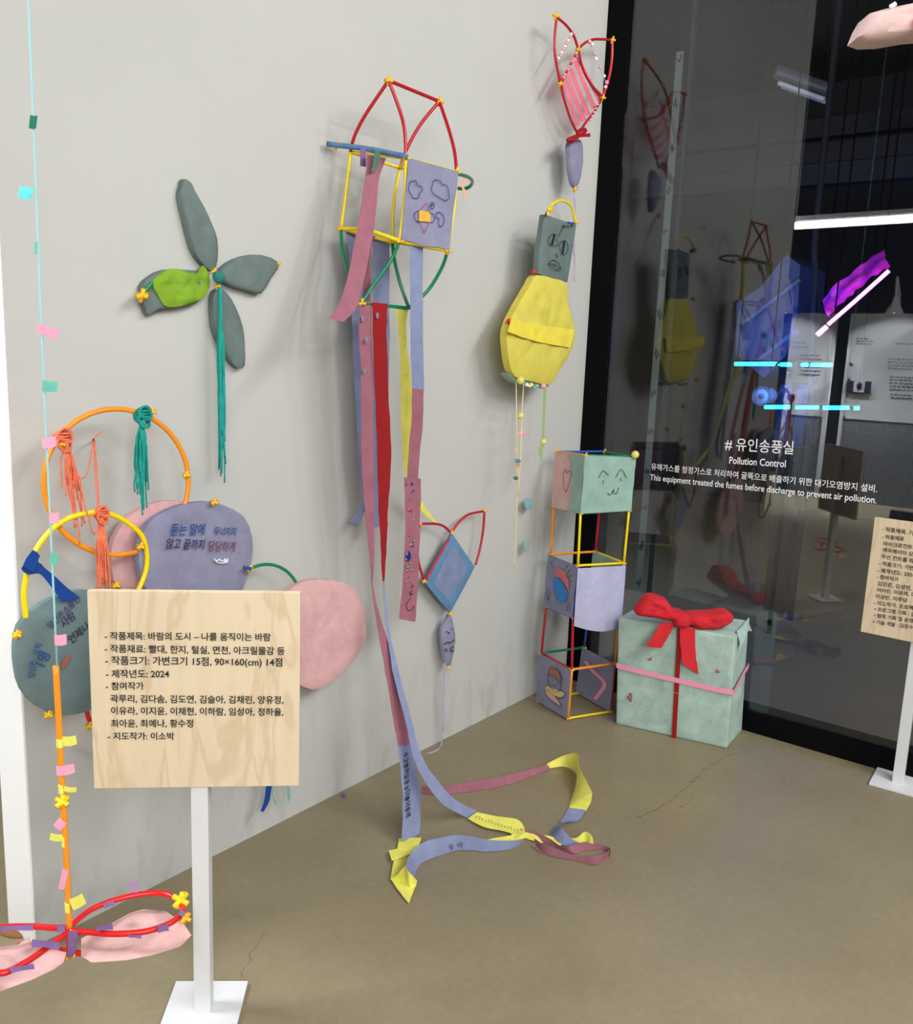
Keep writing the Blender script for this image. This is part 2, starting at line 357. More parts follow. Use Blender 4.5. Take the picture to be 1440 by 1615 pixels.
bv = o.modifiers.new('bevel', 'BEVEL'); bv.width = .006; bv.segments = 2; bv.limit_method = 'ANGLE'; bv.angle_limit = .9
gn = fn(bl[0], bl[1], tl[0])
gn = gn if gn.dot(CAM-gL) > 0 else -gn
def GB(u, v, d=.012): return bil(bl[0], bl[1], tl[1], tl[0], u, v)+gn*d       # on the front face
g2 = fn(bl[1], bl[2], tl[1]); g2 = g2 if g2.dot(Vector((0, -1, 0))) > 0 else -g2
def GS(u, v, d=.011): return bil(bl[1], bl[2], tl[2], tl[1], u, v)+g2*d
strip('vertical_ribbon', [GB(.525, v/10) for v in range(11)], [GB(.565, v/10) for v in range(11)], m_rib_red, gift, n=2, label='dark red satin ribbon')
strip('top_ribbon', [tl[0].lerp(tl[1], .525)+Vector((0, 0, .013))+gn*.012, tl[3].lerp(tl[2], .525)+Vector((0, 0, .013))], [tl[0].lerp(tl[1], .565)+Vector((0, 0, .013))+gn*.012, tl[3].lerp(tl[2], .565)+Vector((0, 0, .013))], m_rib_red, gift)
pb = [(GB(0, .545), GB(0, .59)), (GB(.15, .53), GB(.15, .575)), (GB(.5, .515), GB(.5, .56)), (GB(.85, .5), GB(.85, .545)), (GB(1, .5), GB(1, .545)), (GS(.02, .5), GS(.02, .545)), (GS(.5, .55), GS(.5, .595)), (GS(1, .58), GS(1, .625))]
strip('horizontal_ribbon', [a for a, b_ in pb], [b_ for a, b_ in pb], m_rib_pink, gift, n=4, label='pale pink ribbon')
bowP = tl[0].lerp(tl[1], .5)+gn*.02
Bv = lambda x, y, d=0: V(x, y, bowP)+gn*d
bk = Vector((HZ.x, HZ.y, 0))
pillow('bow_loop', [Bv(*p) for p in ((1003, 969), (1010, 954), (1020, 943), (1030, 940), (1052, 948), (1063, 963), (1078, 966), (1080, 980), (1060, 980), (1035, 975))], .035, -HZ, p_bow, gift, back=.05, wr=.012, label='left loop of the red bow')
pillow('bow_loop', [Bv(*p) for p in ((1076, 972), (1092, 968), (1120, 967), (1146, 964), (1157, 973), (1152, 983), (1130, 991), (1105, 993), (1088, 986), (1076, 983))], .035, -HZ, p_bow, gift, back=.05, wr=.012, label='right loop of the red bow')
pillow('bow_knot', [Bv(*p, .03) for p in ((1066, 970), (1078, 966), (1090, 968), (1091, 982), (1080, 986), (1067, 983))], .025, -HZ, p_bow, gift, back=.03, wr=.006)
strip('bow_tail', [Bv(1045, 980, .02), Bv(1034, 998, .025), Bv(1021, 1016, .03)], [Bv(1066, 981, .02), Bv(1057, 1000, .025), Bv(1046, 1019, .03)], p_bow, gift, wr=.004, label='left tail of the red bow')
strip('bow_tail', [Bv(1074, 984, .02), Bv(1075, 1010, .025), Bv(1079, 1043, .03)], [Bv(1098, 988, .02), Bv(1099, 1020, .025), Bv(1104, 1060, .03)], p_bow, gift, wr=.004, label='right tail of the red bow')
strokes('drawing', [[GB(.28, .685), GB(.305, .672), GB(.31, .70)], [GB(.88, .70), GB(.872, .675), GB(.90, .685)], [GB(.11, .30), GB(.14, .26), GB(.15, .31), GB(.135, .33), GB(.125, .27)], [GB(.13, .27), GB(.15, .25)]], m_inkred, gift, .0022, label='small red heart doodles')
for u_, v_ in ((.13, .68), (.862, .225), (.87, .81), (.24, .21)):
    pillow('star_mark', [GB(u_+.012*(1 if i % 2 else .45)*math.cos(i*math.pi/5), v_+.014*(1 if i % 2 else .45)*math.sin(i*math.pi/5), .0115) for i in range(10)], .0005, gn, mat('faint_yellow', (182, 186, 120), .9), gift, back=.0004, wr=0, rings=3, n=1, label='faint yellow star mark')
strip('paper_flap', [tl[1].lerp(tl[2], t)+Vector((0, 0, .012)) for t in (.15, .6, 1)], [tl[1].lerp(tl[2], t)+g2*.016-Vector((0, 0, .035+.02*math.sin(9*t))) for t in (.15, .6, 1)], p_gift, gift, wr=.008)
lines('paper_flap', [[GB(.445, .43), GB(.44, .5)], [GB(.445, .43), GB(.65, .42), GB(.65, .53)]], mat('paper_edge', (190, 205, 198), .9), gift, .0008, label='pale cut line in the wrapping')

# ------------------------------------------------------------------ tower of straws
bA, bD, bC, bB = F(849, 1108), F(896, 1136), F(963, 1125), F(913, 1095.5)
lv = {'A': [(849, 1107), (854, 1030), (861, 957), (868.5, 874), (873.5, 799), (879, 713)],
      'D': [(896, 1135), (902, 1056), (904, 974), (911.6, 892), (915.6, 809.5), (924, 718)],
      'C': [(963, 1124), (970.4, 1046), (975.5, 978), (984, 888), (992, 805), (1000, 721)],
      'B': [(913, 1094.5), (921.6, 1021), (931, 946), (939.5, 870), (945, 790), (953.5, 712)]}
T = {}
for k, bp_ in (('A', bA), ('D', bD), ('C', bC), ('B', bB)):
    for i, q in enumerate(lv[k]):
        T[k, i] = V(q[0], q[1], bp_); T[k, i].z += .006 if i == 0 else 0
tow = thing('straw_tower', 'tall open tower of coloured straws with drawn-on paper panels beside the gift box', 'straw tower', ((bA+bC)/2).to_tuple())
def ts(k, i, l, j, m): tube('straw', [T[k, i], T[k, i].lerp(T[l, j], .5), T[l, j]], m, tow, SR, n=2)
for k, i, l, j, m in (('A', 2, 'A', 1, m_red), ('D', 2, 'D', 1, m_red), ('B', 2, 'B', 1, m_blu), ('C', 2, 'C', 1, m_org),
        ('A', 4, 'A', 3, m_org), ('D', 4, 'D', 3, m_yel), ('C', 4, 'C', 3, m_yel), ('B', 5, 'B', 3, m_red), ('B', 3, 'B', 2, m_grn),
        ('A', 3, 'B', 3, m_org), ('B', 3, 'C', 3, m_yel), ('D', 3, 'C', 3, m_yel), ('A', 1, 'B', 1, m_grn), ('D', 1, 'C', 1, m_org),
        ('D', 1, 'D', 0, m_org), ('B', 1, 'B', 0, m_yel), ('D', 0, 'C', 0, m_yel), ('B', 0, 'C', 0, m_org), ('A', 0, 'B', 0, m_yel),
        ('A', 5, 'B', 5, m_blu), ('B', 5, 'C', 5, m_grn), ('C', 5, 'C', 4, m_yel), ('A', 5, 'A', 4, m_org), ('C', 3, 'C', 2, m_org), ('A', 3, 'A', 2, m_red), ('D', 5, 'D', 4, m_grn), ('D', 3, 'D', 2, m_blu), ('D', 5, 'C', 5, m_grn), ('A', 5, 'D', 5, m_org), ('D', 4, 'C', 4, m_grn), ('A', 2, 'D', 2, m_blu), ('C', 1, 'C', 0, m_red), ('A', 1, 'A', 0, m_red), ('A', 0, 'D', 0, m_red), ('A', 1, 'D', 1, m_red)):
    ts(k, i, l, j, m)
for k in 'ABCD':
    for i in (0, 1, 3, 4, 5): connector(T[k, i], tow, .011)
connector(T['A', 2], tow, .010); connector(T['D', 2], tow, .010)
ball('pompom', T['C', 5]+Vector((-.012, -.01, .012)), .016, m_pom_y, tow, 'yellow pompom')
def face_n(a, b_, c): 
    n_ = (b_-a).cross(c-a).normalized(); return n_ if n_.dot(CAM-a) > 0 else -n_
def panel(name, a, b_, c, d, m, sag=.0, n_=None, label=None, side=0):   # a,b bottom; c,d top (right,left)
    nn = face_n(a, b_, d); K = 12
    L = [a.lerp(d, i/K)-(b_-a)*.035+(b_-a)*(side*math.sin(math.pi*i/K)) for i in range(K+1)]; R_ = [b_.lerp(c, i/K)+(b_-a)*.02 for i in range(K+1)]
    L = [p+nn*.008 for p in L]; R_ = [p+nn*.008 for p in R_]
    return strip(name, L, R_, m, tow, n=1, wr=.004, label=label, cross=10, th=.002), nn
def q4(a, b_, c, d, nn, off=.0135): return lambda u, v: bil(a, b_, c, d, u, v)+nn*off
def TB(k, l, i, j): return T[k, i], T[l, i], T[l, j], T[k, j]
fa = TB('A', 'D', 4, 5); _, nn = panel('paper_panel', *fa, p_pinkl, label='pale pink panel with a heart')
q = q4(*fa, nn); lines('drawing', [[q(.5, .66), q(.42, .72), q(.37, .6), q(.42, .45), q(.52, .32), q(.6, .5), q(.66, .66), q(.58, .7), q(.5, .66)]], m_ink, tow, .0009, label='black outline of a heart')
K = 10; pts1 = [bil(*fa, .67-.12*i/K+.12*math.sin(math.pi*i/K), i/K)+nn*.016 for i in range(K+1)]
strip('paper_wrap', pts1, [bil(*fa, 1.05, i/K)+nn*.0115 for i in range(K+1)], p_green, tow, n=1, wr=.003, label='grey-green paper wrapped round the corner')
fa = TB('D', 'C', 4, 5); _, nn = panel('paper_panel', *fa, p_green, label='grey-green panel with a smiling face'); q = q4(*fa, nn)
lines('drawing', [[q(.27, .62), q(.34, .75), q(.46, .67)], [q(.62, .63), q(.72, .78), q(.84, .62)], [q(.37, .52), q(.37, .58)], [q(.72, .62), q(.74, .56)],
    [q(.48, .36), q(.51, .32), q(.56, .33), q(.6, .42)], [q(.6, .42), q(.61, .35), q(.67, .34), q(.7, .45)]], m_ink, tow, .0012, n=3, label='black pen smiling face')
fa = TB('A', 'D', 2, 3); _, nn = panel('paper_panel', *fa, p_lav, label='lavender panel with a red and blue swirl'); q = q4(*fa, nn)
def blob(name, pts, m, lab): pillow(name, pts, .0005, nn, m, tow, back=.0004, wr=0, rings=3, label=lab)
blob('drawing', [q(.32, .66), q(.36, .8), q(.5, .84), q(.68, .8), q(.82, .66), q(.84, .5), q(.7, .6), q(.5, .66)], mat('pink_crayon', (200, 105, 115), .9, mott=.25, scale=90), 'pink top half of the swirl')
blob('drawing', [q(.3, .62), q(.48, .64), q(.66, .55), q(.83, .42), q(.78, .28), q(.6, .22), q(.4, .3), q(.3, .46)], mat('blue_crayon', (50, 120, 190), .9, mott=.25, scale=90), 'blue bottom half of the swirl')
lines('drawing', [[q(.18, .92), q(.13, .82)], [q(.24, .84), q(.18, .78)], [q(.74, .96), q(.68, .87)], [q(.83, .88), q(.76, .8)], [q(.9, .82), q(.84, .74)], [q(.95, .72), q(.9, .66)], [q(.12, .4), q(.1, .2)], [q(.22, .35), q(.17, .16), q(.12, .22)], [q(.88, .28), q(.86, .1)], [q(.95, .3), q(.94, .12)]], m_ink, tow, .0009, label='black pen strokes round the swirl')
fa = (V(904, 985, bD), V(976, 986, bC), T['C', 3]-Vector((0, 0, .008)), T['D', 3]-Vector((0, 0, .008)))
nn = face_n(fa[0], fa[1], fa[3]); K = 12
L_, R_ = [], []
for i in range(K+1):
    u = i/K; dip = .016*math.sin(math.pi*u)
    L_.append(fa[0].lerp(fa[1], u*1.04-.04)+nn*(.02+.02*math.sin(math.pi*u))-Vector((0, 0, dip))); R_.append(fa[3].lerp(fa[2], u*1.05-.04)+nn*.012)
strip('paper_panel', L_, R_, p_plav, tow, n=1, wr=.002, cross=10, label='plain pale lavender sheet curling at its lower edge')
fa = TB('B', 'C', 2, 3); panel('paper_panel', *fa, p_green, label='grey-green panel at the back')
fa = TB('A', 'D', 0, 1); _, nn = panel('paper_panel', *fa, p_lav, label='lavender panel with a drawing of a child'); q = q4(*fa, nn)
blob('drawing', [q(.36, .75), q(.42, .83), q(.55, .88), q(.68, .85), q(.77, .75), q(.74, .66), q(.55, .7), q(.4, .68)], mat('brown_crayon', (150, 100, 84), .9), 'brown hair of the drawn child')
blob('drawing', [q(.36, .84), q(.42, .9), q(.47, .86), q(.42, .8)], MATS['brown_crayon'], 'brown hair bun')
blob('drawing', [q(.3, .43), q(.5, .45), q(.7, .47), q(.9, .5), q(.86, .4), q(.6, .33), q(.34, .33)], mat('straw_crayon', (205, 185, 120), .9), 'yellow scarf')
blob('drawing', [q(.28, .33), q(.45, .34), q(.65, .31), q(.82, .2), q(.55, .2), q(.35, .25)], mat('rose_crayon', (205, 160, 150), .9), 'pink cushion')
ring = lambda pts: pts+[pts[0]]
lines('drawing', [ring([q(.36, .75), q(.42, .83), q(.55, .88), q(.68, .85), q(.77, .75), q(.74, .66), q(.55, .7), q(.4, .68)]), [q(.36, .7), q(.36, .56), q(.45, .46), q(.6, .41), q(.74, .48), q(.78, .62), q(.77, .74)],
    ring([q(.28, .33), q(.45, .36), q(.65, .31), q(.86, .2), q(.55, .2), q(.35, .25)]), [q(.34, .46), q(.3, .4), q(.5, .4)], [q(.78, .52), q(.9, .5), q(.88, .4), q(.75, .32)], [q(.5, .64), q(.5, .6)], [q(.66, .62), q(.66, .58)], [q(.54, .54), q(.58, .52), q(.62, .54)]], m_ink, tow, .001, label='black outline of the drawn child')
fa = TB('B', 'C', 0, 1); _, nn = panel('paper_panel', *fa, p_lav, label='lavender panel at the back'); q = q4(*fa, nn)
strip('paper_strip', [q(.1, .74), q(.4, .6), q(.75, .52), q(.66, .3), q(.5, .08)], [q(.2, .78), q(.45, .67), q(.87, .55), q(.76, .28), q(.62, .08)], m_rib_pink, tow, n=3, label='pink strip stuck on the lavender panel')

# ------------------------------------------------------------------ sign on the left
def sign(name, label, base, xdir, half, z0, z1, off, baserot, group='wooden text signs on white stands'):
    t = thing(name, label, 'sign', (base.x, base.y, 0), group)
    R = Matrix.Rotation(baserot, 3, 'Z')
    box('base_plate', (base.x, base.y, .005), (.168, .168, .008), m_white, t, R, .001)
    box('post', (base.x, base.y, .009+z1*.48), (.036, .036, z1*.96), m_white, t, R, .001)
    return t
plm = bpy.data.materials.new('pale_plywood'); plm.use_nodes = True; nt = plm.node_tree; b = nt.nodes['Principled BSDF']; tc = nt.nodes.new('ShaderNodeTexCoord')
mpn = nt.nodes.new('ShaderNodeMapping'); mpn.inputs['Scale'].default_value = (5, 5, 1.1)
n1 = nt.nodes.new('ShaderNodeTexNoise'); n1.inputs['Scale'].default_value = 2.2; n1.inputs['Detail'].default_value = 3; n1.inputs['Distortion'].default_value = .8
wv = nt.nodes.new('ShaderNodeMath'); wv.operation = 'MULTIPLY'; wv.inputs[1].default_value = 9
fr_ = nt.nodes.new('ShaderNodeMath'); fr_.operation = 'PINGPONG'; fr_.inputs[1].default_value = 1
rp = nt.nodes.new('ShaderNodeValToRGB'); e = rp.color_ramp.elements; e[0].color = col((210, 187, 155), 1.06); e[1].color = col((222, 203, 172), 1.06); e[0].position = .05; e[1].position = .45
n3 = nt.nodes.new('ShaderNodeTexNoise'); n3.inputs['Scale'].default_value = 60; mp3 = nt.nodes.new('ShaderNodeMapping'); mp3.inputs['Scale'].default_value = (1, 1, .06)
mxx = nt.nodes.new('ShaderNodeMix'); mxx.data_type = 'RGBA'; mxx.blend_type = 'MULTIPLY'; mxx.inputs[0].default_value = .12
nt.links.new(tc.outputs['Object'], mpn.inputs[0]); nt.links.new(mpn.outputs[0], n1.inputs['Vector']); nt.links.new(n1.outputs['Fac'], wv.inputs[0]); nt.links.new(wv.outputs[0], fr_.inputs[0])
nt.links.new(fr_.outputs[0], rp.inputs['Fac']); nt.links.new(tc.outputs['Object'], mp3.inputs[0]); nt.links.new(mp3.outputs[0], n3.inputs['Vector'])
nt.links.new(rp.outputs['Color'], mxx.inputs[6]); nt.links.new(n3.outputs['Fac'], mxx.inputs[7]); nt.links.new(mxx.outputs[2], b.inputs['Base Color']); b.inputs['Roughness'].default_value = .55
sb = F(322, 1593)
s1 = sign('text_sign', 'square pale plywood text sign on white post, in front of the hoops and paper discs', sb, None, .23, .53, .97, 0, math.radians(-49))
bx = Vector((.655, -.756, 0)).normalized(); bx = (Matrix.Rotation(math.radians(3), 3, 'Z') @ bx)
bnrm = Vector((0, 0, 1)).cross(bx); bnrm = -bnrm if bnrm.dot(CAM-sb) < 0 else bnrm
bpl = sb+bnrm*.026
def Bp(x, y, d=0):                                      # on the board's front plane
    v = ray(x, y); o_ = bpl+bnrm*d; return CAM+v*((o_-CAM).dot(bnrm)/v.dot(bnrm))
c4 = [Bp(147, 1242), Bp(473, 1242), Bp(472, 937), Bp(138, 930)]
x0 = ((c4[0]+c4[3])/2-bpl).dot(bx); x1 = ((c4[1]+c4[2])/2-bpl).dot(bx); z0 = (c4[0].z+c4[1].z)/2; z1 = (c4[2].z+c4[3].z)/2
ctr = bpl+bx*((x0+x1)/2)-bnrm*.009; ctr.z = (z0+z1)/2
Rb = Matrix((bx, -bnrm, Vector((0, 0, 1)))).transposed()
brd = box('board', ctr, (x1-x0, .016, z1-z0), plm, s1, Rb, .0012, 'pale plywood board')
for body, xa, ya, xb, yb in (('- 작품제목: 바람의 도시 – 나를 움직이는 바람', 165, 1008, 427, 1010), ('- 작품재료: 빨대, 한지, 털실, 면천, 아크릴물감 등', 165, 1028, 449, 1032),
        ('- 작품크기: 가변크기 15점, 90×160(cm) 14점', 166, 1047, 445, 1050), ('- 제작년도: 2024', 167, 1068, 267, 1068), ('- 참여작가', 167, 1087, 227, 1087),
        ('곽루리, 김다솜, 김도연, 김슬아, 김채린, 양유정,', 174, 1107, 447, 1109), ('이유라, 이지윤, 이채현, 이하람, 임성아, 정하율,', 175, 1126, 447, 1128),
        ('최아윤, 최예나, 황수정', 175, 1146, 305, 1146), ('- 지도작가: 이소박', 170, 1166, 275, 1166)):
    text(body, Bp(xa, ya, .0015), Bp(xb, yb, .0015), bnrm, m_ink, brd, bold=.016, ys=1.04)
# sign on the right, parallel to the glass
rb_ = F(1416, 1236)
s2 = sign('text_sign', 'plywood text sign on white post at the right edge, in front of the glass', rb_, None, .2, .57, .95, 0, math.radians(3))
r4 = [G(1360, 995, .108), G(1380, 815, .108)]; yb0 = (r4[0].y+r4[1].y)/2; zt, zb = r4[1].z, r4[0].z
brd2 = span('board', (-.122, 2*rb_.y-yb0, zb), (-.106, yb0, zt), plm, s2, .0012, 'pale plywood board')
for body, xa, ya, xb, yb in (('- 작품제목. 기', 1391, 837, 1440, 844), ('- 작품재료', 1391, 849, 1426, 853), ('마이크로컨트', 1393, 860, 1439, 866), ('액추에이터 모', 1392, 870, 1440, 877),
        ('무선 컨트롤 따', 1390, 880, 1441, 888), ('- 작품크기: 가변', 1386, 891, 1441, 899), ('- 제작년도: 2024', 1384, 902, 1443, 910), ('- 참여작가', 1383, 912, 1417, 917), ('김민준, 김성빈,', 1384, 923, 1438, 931),
        ('이아린, 이윤재, 이', 1383, 933, 1443, 941), ('이상빈, 이주담', 1381, 943, 1431, 950), ('- 지도작가: 프로젝', 1378, 953, 1440, 962), ('• 프로그램 기획 : 김', 1379, 963, 1443, 972), ('• 협력 기획 및 운영', 1378, 973, 1440, 982), ('• 기술 개발 : 김장수', 1377, 983, 1440, 992)):
    text(body, G(xa, ya, .1235), G(xb, yb, .1235), GN, m_ink, brd2, bold=.015, ys=1.04)
# lettering on the glass
gp = G(1180, 750); lt = thing('glass_lettering', 'white bilingual lettering on the dark glass above the gift box', 'lettering', (0, gp.y, gp.z))
m_let = mat('white_vinyl', (250, 250, 252), .6, k=1)
for body, xa, ya, xb, yb, bo in (('# 유인송풍실', 1143, 708, 1251, 715, .006), ('Pollution Control', 1150, 731, 1239, 737, .012), ('유해가스를 청정가스로 처리하여 굴뚝으로 배출하기 위한 대기오염방지 설비.', 1027, 740, 1383, 776, .006),
        ('This equipment treated the fumes before discharge to prevent air pollution.', 1025, 757, 1382, 794, .01)):
    text(body, G(xa, ya, .0015), G(xb, yb, .0015), GN, m_let, lt, bold=bo, ys=1.25 if body[0] in 'PT' else 1.12)
# ------------------------------------------------------------------ big box kite
kp = W(640, 300, .0)
kite = thing('box_kite', 'tall box kite of red, yellow and green straws with long paper ribbons reaching the floor', 'kite', kp)
kL, kF, kR, kB = W(553, 240, .07), W(640, 249, .24), W(720, 271, .29), W(631, 265, .12)
jL, jF, jR, jB = W(538, 361, .07), W(630, 380, .24), W(706, 395, .29), W(619, 382, .12)
A1, A2 = W(613, 127, .187), W(693, 160, .187)
c1, c2 = W(570, 478, .19), W(645, 486, .19)
def arc(name, a, b_, mids, m, d=None): tube(name, [a]+mids+[b_], m, kite, SR, n=8)
tube('straw', [A1, W(577, 180, .125), W(559, 215, .09), kL], m_red, kite); tube('straw', [A1, W(629, 170, .21), W(638, 205, .23), kF], m_red, kite)
tube('straw', [A1, A1.lerp(A2, .5), A2], m_red, kite)
tube('straw', [A2, W(664, 195, .16), W(643, 232, .135), kB], m_red, kite); tube('straw', [A2, W(708, 205, .24), W(717, 240, .27), kR], m_red, kite)
tube('straw', [kL, W(546, 300, .07), jL], m_yel, kite); tube('straw', [kF, W(638, 315, .24), jF], m_yel, kite); tube('straw', [kR, W(716, 330, .29), jR], m_yel, kite)
tube('straw', [kB, W(621, 320, .12), jB], m_yel, kite)
for a, b_ in ((kL, kF), (kF, kR), (kF, kB), (kB, kR), (kL, kB), (jF, jR), (jB, jF), (jB, jR), (jL, jB)): tube('straw', [a, a.lerp(b_, .5), b_], m_yel, kite, SR*.9, n=3)
tube('straw', [jL, W(575, 362, .14), W(605, 371, .2), jF], m_yel, kite, SR*1.1)
tube('straw', [jL, W(540, 395, .1), W(552, 435, .15), c1], m_grn, kite); tube('straw', [jF, W(617, 410, .22), W(592, 445, .2), c1], m_grn, kite)
tube('straw', [jB, W(622, 410, .14), W(632, 450, .17), c2], m_grn, kite); tube('straw', [jR, W(697, 422, .26), W(675, 458, .22), c2], m_grn, kite)
tube('straw', [c1, c1.lerp(c2, .5), c2], m_grn, kite)
tube('straw', [W(516, 227, .02), W(580, 235, .13), W(642, 247, .25)], mat('blue_cloth', (84, 118, 160), .9, mott=.3, scale=50), kite, .0078, label='blue cloth-wrapped straw sticking out left')
rg = W(728, 283, .24)
tube('hoop', [W(720, 274, .27), W(738, 279, .22), W(745, 287, .17), W(738, 296, .13), W(722, 297, .12), W(700, 290, .15)], m_grn, kite, SR*1.1, label='small green loop at the right corner')
strip('tie', [W(733, 281, .23), W(727, 290, .235), W(731, 304, .235), W(729, 314, .235)], [W(737, 286, .23), W(731, 293, .235), W(735, 303, .235), W(733, 316, .235)], mat('peach_ribbon', (225, 165, 140), .6), kite, n=3)
for p in (A1, A2, kF, kR, jL, jF, jR, c1, W(531, 229, .04), jB): connector(p, kite, .0135)
Kn = 10; nk = (kR-kF).cross(jF-kF).normalized(); nk = nk if nk.dot(CAM-kF) > 0 else -nk
kT0 = kF.lerp(kR, .02)
tp = [kT0.lerp(kR, i/Kn)+nk*.009 for i in range(Kn+1)]; bt = [jF.lerp(jR, i/Kn)+nk*(.009)+Vector((0, 0, .002*math.sin(i))) for i in range(Kn+1)]
kpan = strip('paper_panel', tp, bt, p_lav, kite, n=1, wr=.003, cross=10, th=.002, label='lavender panel with blue pen clouds')
kq = lambda x, y: (lambda v: CAM+v*(((kF+nk*.0165)-CAM).dot(nk)/v.dot(nk)))(ray(x, y))
kz = lambda x, y: kq(480+x/4.4875, 80+y/4.4875)
lines('drawing', [[kz(*p) for p in pl] for pl in (
    [(745, 950), (750, 925), (790, 920), (800, 950), (830, 960), (835, 990), (815, 1010), (810, 1040), (770, 1040), (755, 1010), (738, 985), (745, 950)],
    [(905, 960), (920, 915), (960, 920), (975, 945), (1005, 950), (1020, 985), (1025, 1040), (1000, 1060), (960, 1040), (915, 1010), (900, 985), (905, 960)],
    [(935, 1150), (955, 1142), (980, 1160), (990, 1190), (985, 1230), (960, 1245), (950, 1215), (955, 1190), (937, 1180), (935, 1150)],
    [(815, 1128), (785, 1145), (780, 1180), (795, 1205), (820, 1212)], [(890, 1212), (910, 1215), (925, 1185), (910, 1155), (885, 1148)],
    [(890, 1085), (905, 1070), (920, 1085), (918, 1110), (900, 1120), (890, 1100), (910, 1095), (905, 1080), (898, 1105)])], m_inkb, kpan, .0011, n=3, label='blue pen cloud outlines')
lines('drawing', [[kz(820, 1130), kz(840, 1105), kz(862, 1077)], [kz(862, 1077), kz(875, 1110), kz(885, 1148)], [kz(815, 1210), kz(832, 1250), kz(850, 1290)], [kz(850, 1290), kz(870, 1250), kz(885, 1215)]], m_inkred, kpan, .0008, label='red pen triangles')
pillow('drawing', [kz(815, 1130), kz(852, 1136), kz(890, 1148), kz(893, 1180), kz(890, 1212), kz(850, 1208), kz(812, 1205), kz(813, 1170)], .0004, nk, mat('gold_paper', (215, 160, 60), .8), kpan, back=.0004, wr=0, rings=3, label='small gold square')
def rib(L, R, m, d, wr=.003, lab=None, n=5, **k):
    f = (lambda q, i, nn: W(q[0], q[1], d if not isinstance(d, (list, tuple)) else d[0]+(d[1]-d[0])*i/(nn-1)))
    return strip('paper_ribbon', [f(q, i, len(L)) for i, q in enumerate(L)], [f(q, i, len(R)) for i, q in enumerate(R)], m, kite, n=n, wr=wr, label=lab)
strip('tape', [W(568, 232, .14), W(568, 262, .15)], [W(577, 233, .14), W(577, 263, .15)], m_tape, kite, label='purple tape')
rib([(579, 243), (575, 284), (566, 345), (556, 400), (546, 445), (535, 478), (519, 501)], [(609, 250), (597, 285), (592, 345), (583, 400), (573, 445), (562, 485), (541, 508)], p_mauve, [.165, .27], lab='wide mauve ribbon hanging over the front')
strip('tape', [W(591, 236, .19), W(589, 255, .195), W(585, 271, .2)], [W(600, 238, .19), W(597, 258, .195), W(594, 268, .2)], m_tapeg, kite, label='green tape')
rib([(588, 372), (580, 395), (575, 430), (572, 476)], [(592, 372), (584, 400), (584, 440), (584, 476)], paper('dark_mauve', (120, 72, 84)), .17)
rib([(545, 364), (552, 420), (555, 480), (556, 540), (560, 620), (565, 720), (571, 780), (567, 800), (551, 822)], [(580, 364), (580, 420), (580, 480), (577, 540), (578, 620), (582, 720), (584, 780), (576, 806), (566, 828)], p_lavb, [.07, .05], lab='lavender-blue ribbon behind the mauve one')
rib([(588, 376), (589, 480), (588, 600), (586, 720), (588, 832)], [(614, 378), (614, 480), (613, 600), (606, 720), (598, 831)], p_blue if False else p_lavb, .09, lab='lavender-blue ribbon behind the red one')
rib([(567, 474), (566, 520), (568, 560), (570, 640), (570, 720), (574, 790), (581, 860), (586, 920)], [(586, 476), (586, 520), (587, 560), (588, 650), (589, 720), (590, 790), (590, 860), (588, 921)], p_mauve, [.195, .16], wr=.004, lab='mauve ribbon with small gems')
rib([(587, 477), (589, 560), (592, 640), (595, 720), (597, 800), (600, 860), (603, 917)], [(611, 479), (610, 540), (614, 640), (617, 720), (612, 800), (610, 860), (606, 918)], p_redr, [.2, .16], wr=.004, lab='dark red ribbon')
rib([(624, 483), (628, 520), (630, 560), (632, 620), (634, 690), (640, 757), (660, 800), (682, 822)], [(645, 485), (640, 520), (644, 560), (650, 620), (648, 690), (643, 757), (666, 792), (690, 825)], p_yel, [.19, .06], wr=.004, lab='pale yellow ribbon')
rib([(647, 383), (647, 500), (648, 560), (650, 613)], [(667, 387), (667, 500), (668, 560), (669, 616)], p_lavb, [.25, .2], lab='lavender-blue ribbon on the right')
rib([(650, 612), (649, 660), (645, 710), (642, 757)], [(668, 615), (667, 660), (663, 710), (659, 757)], p_mauve, [.202, .17])
rib([(637, 753), (639, 800), (639, 850), (636, 910), (629, 976)], [(664, 755), (663, 800), (662, 850), (660, 910), (655, 981)], p_mauve, .175, lab='broad mauve strip covered in glued gems')
random.seed(5)
for i in range(34):
    y = random.gauss(868, 24) if i > 7 else random.uniform(762, 830); x = 645+random.gauss(2, 4.5)-(y-830)*.03
    Vs, Fs = [], []; rr = random.uniform(.0025, .0055); sphere_geo(W(x, y, .178), (rr, rr*.6, rr), Vs, Fs, 4, 6)
    mesh('gem', Vs, Fs, random.choice([m_gem_r, m_gem_b, m_gem_g, m_gem_k, m_gem_r]), kite, False)
Vs, Fs = [], []; sphere_geo(W(644, 877, .178), (.011, .006, .017), Vs, Fs, 5, 8); mesh('gem', Vs, Fs, m_gem_b, kite, False, 'large dark blue gem')
m_gem_s = mat('clear_gem', (150, 165, 190), .08, metal=.4)
for x, y, d in ((572, 503, .2), (578, 536, .2), (595, 498, .206), (575, 585, .197)):
    Vs, Fs = [], []; sphere_geo(W(x, y, d), (.006, .004, .009), Vs, Fs, 5, 8); mesh('gem', Vs, Fs, m_gem_s, kite, False, 'clear gem')
lines('handwriting', [[W(649, 922, .178), W(652, 925, .178), W(648, 927, .178)], [W(645, 935, .178), W(652, 938, .178)], [W(648, 943, .178), W(641, 953, .178), W(644, 963, .178), W(651, 960, .178), W(653, 955, .178)], [W(650, 930, .178), W(647, 940, .178)]], m_ink, kite, .001)
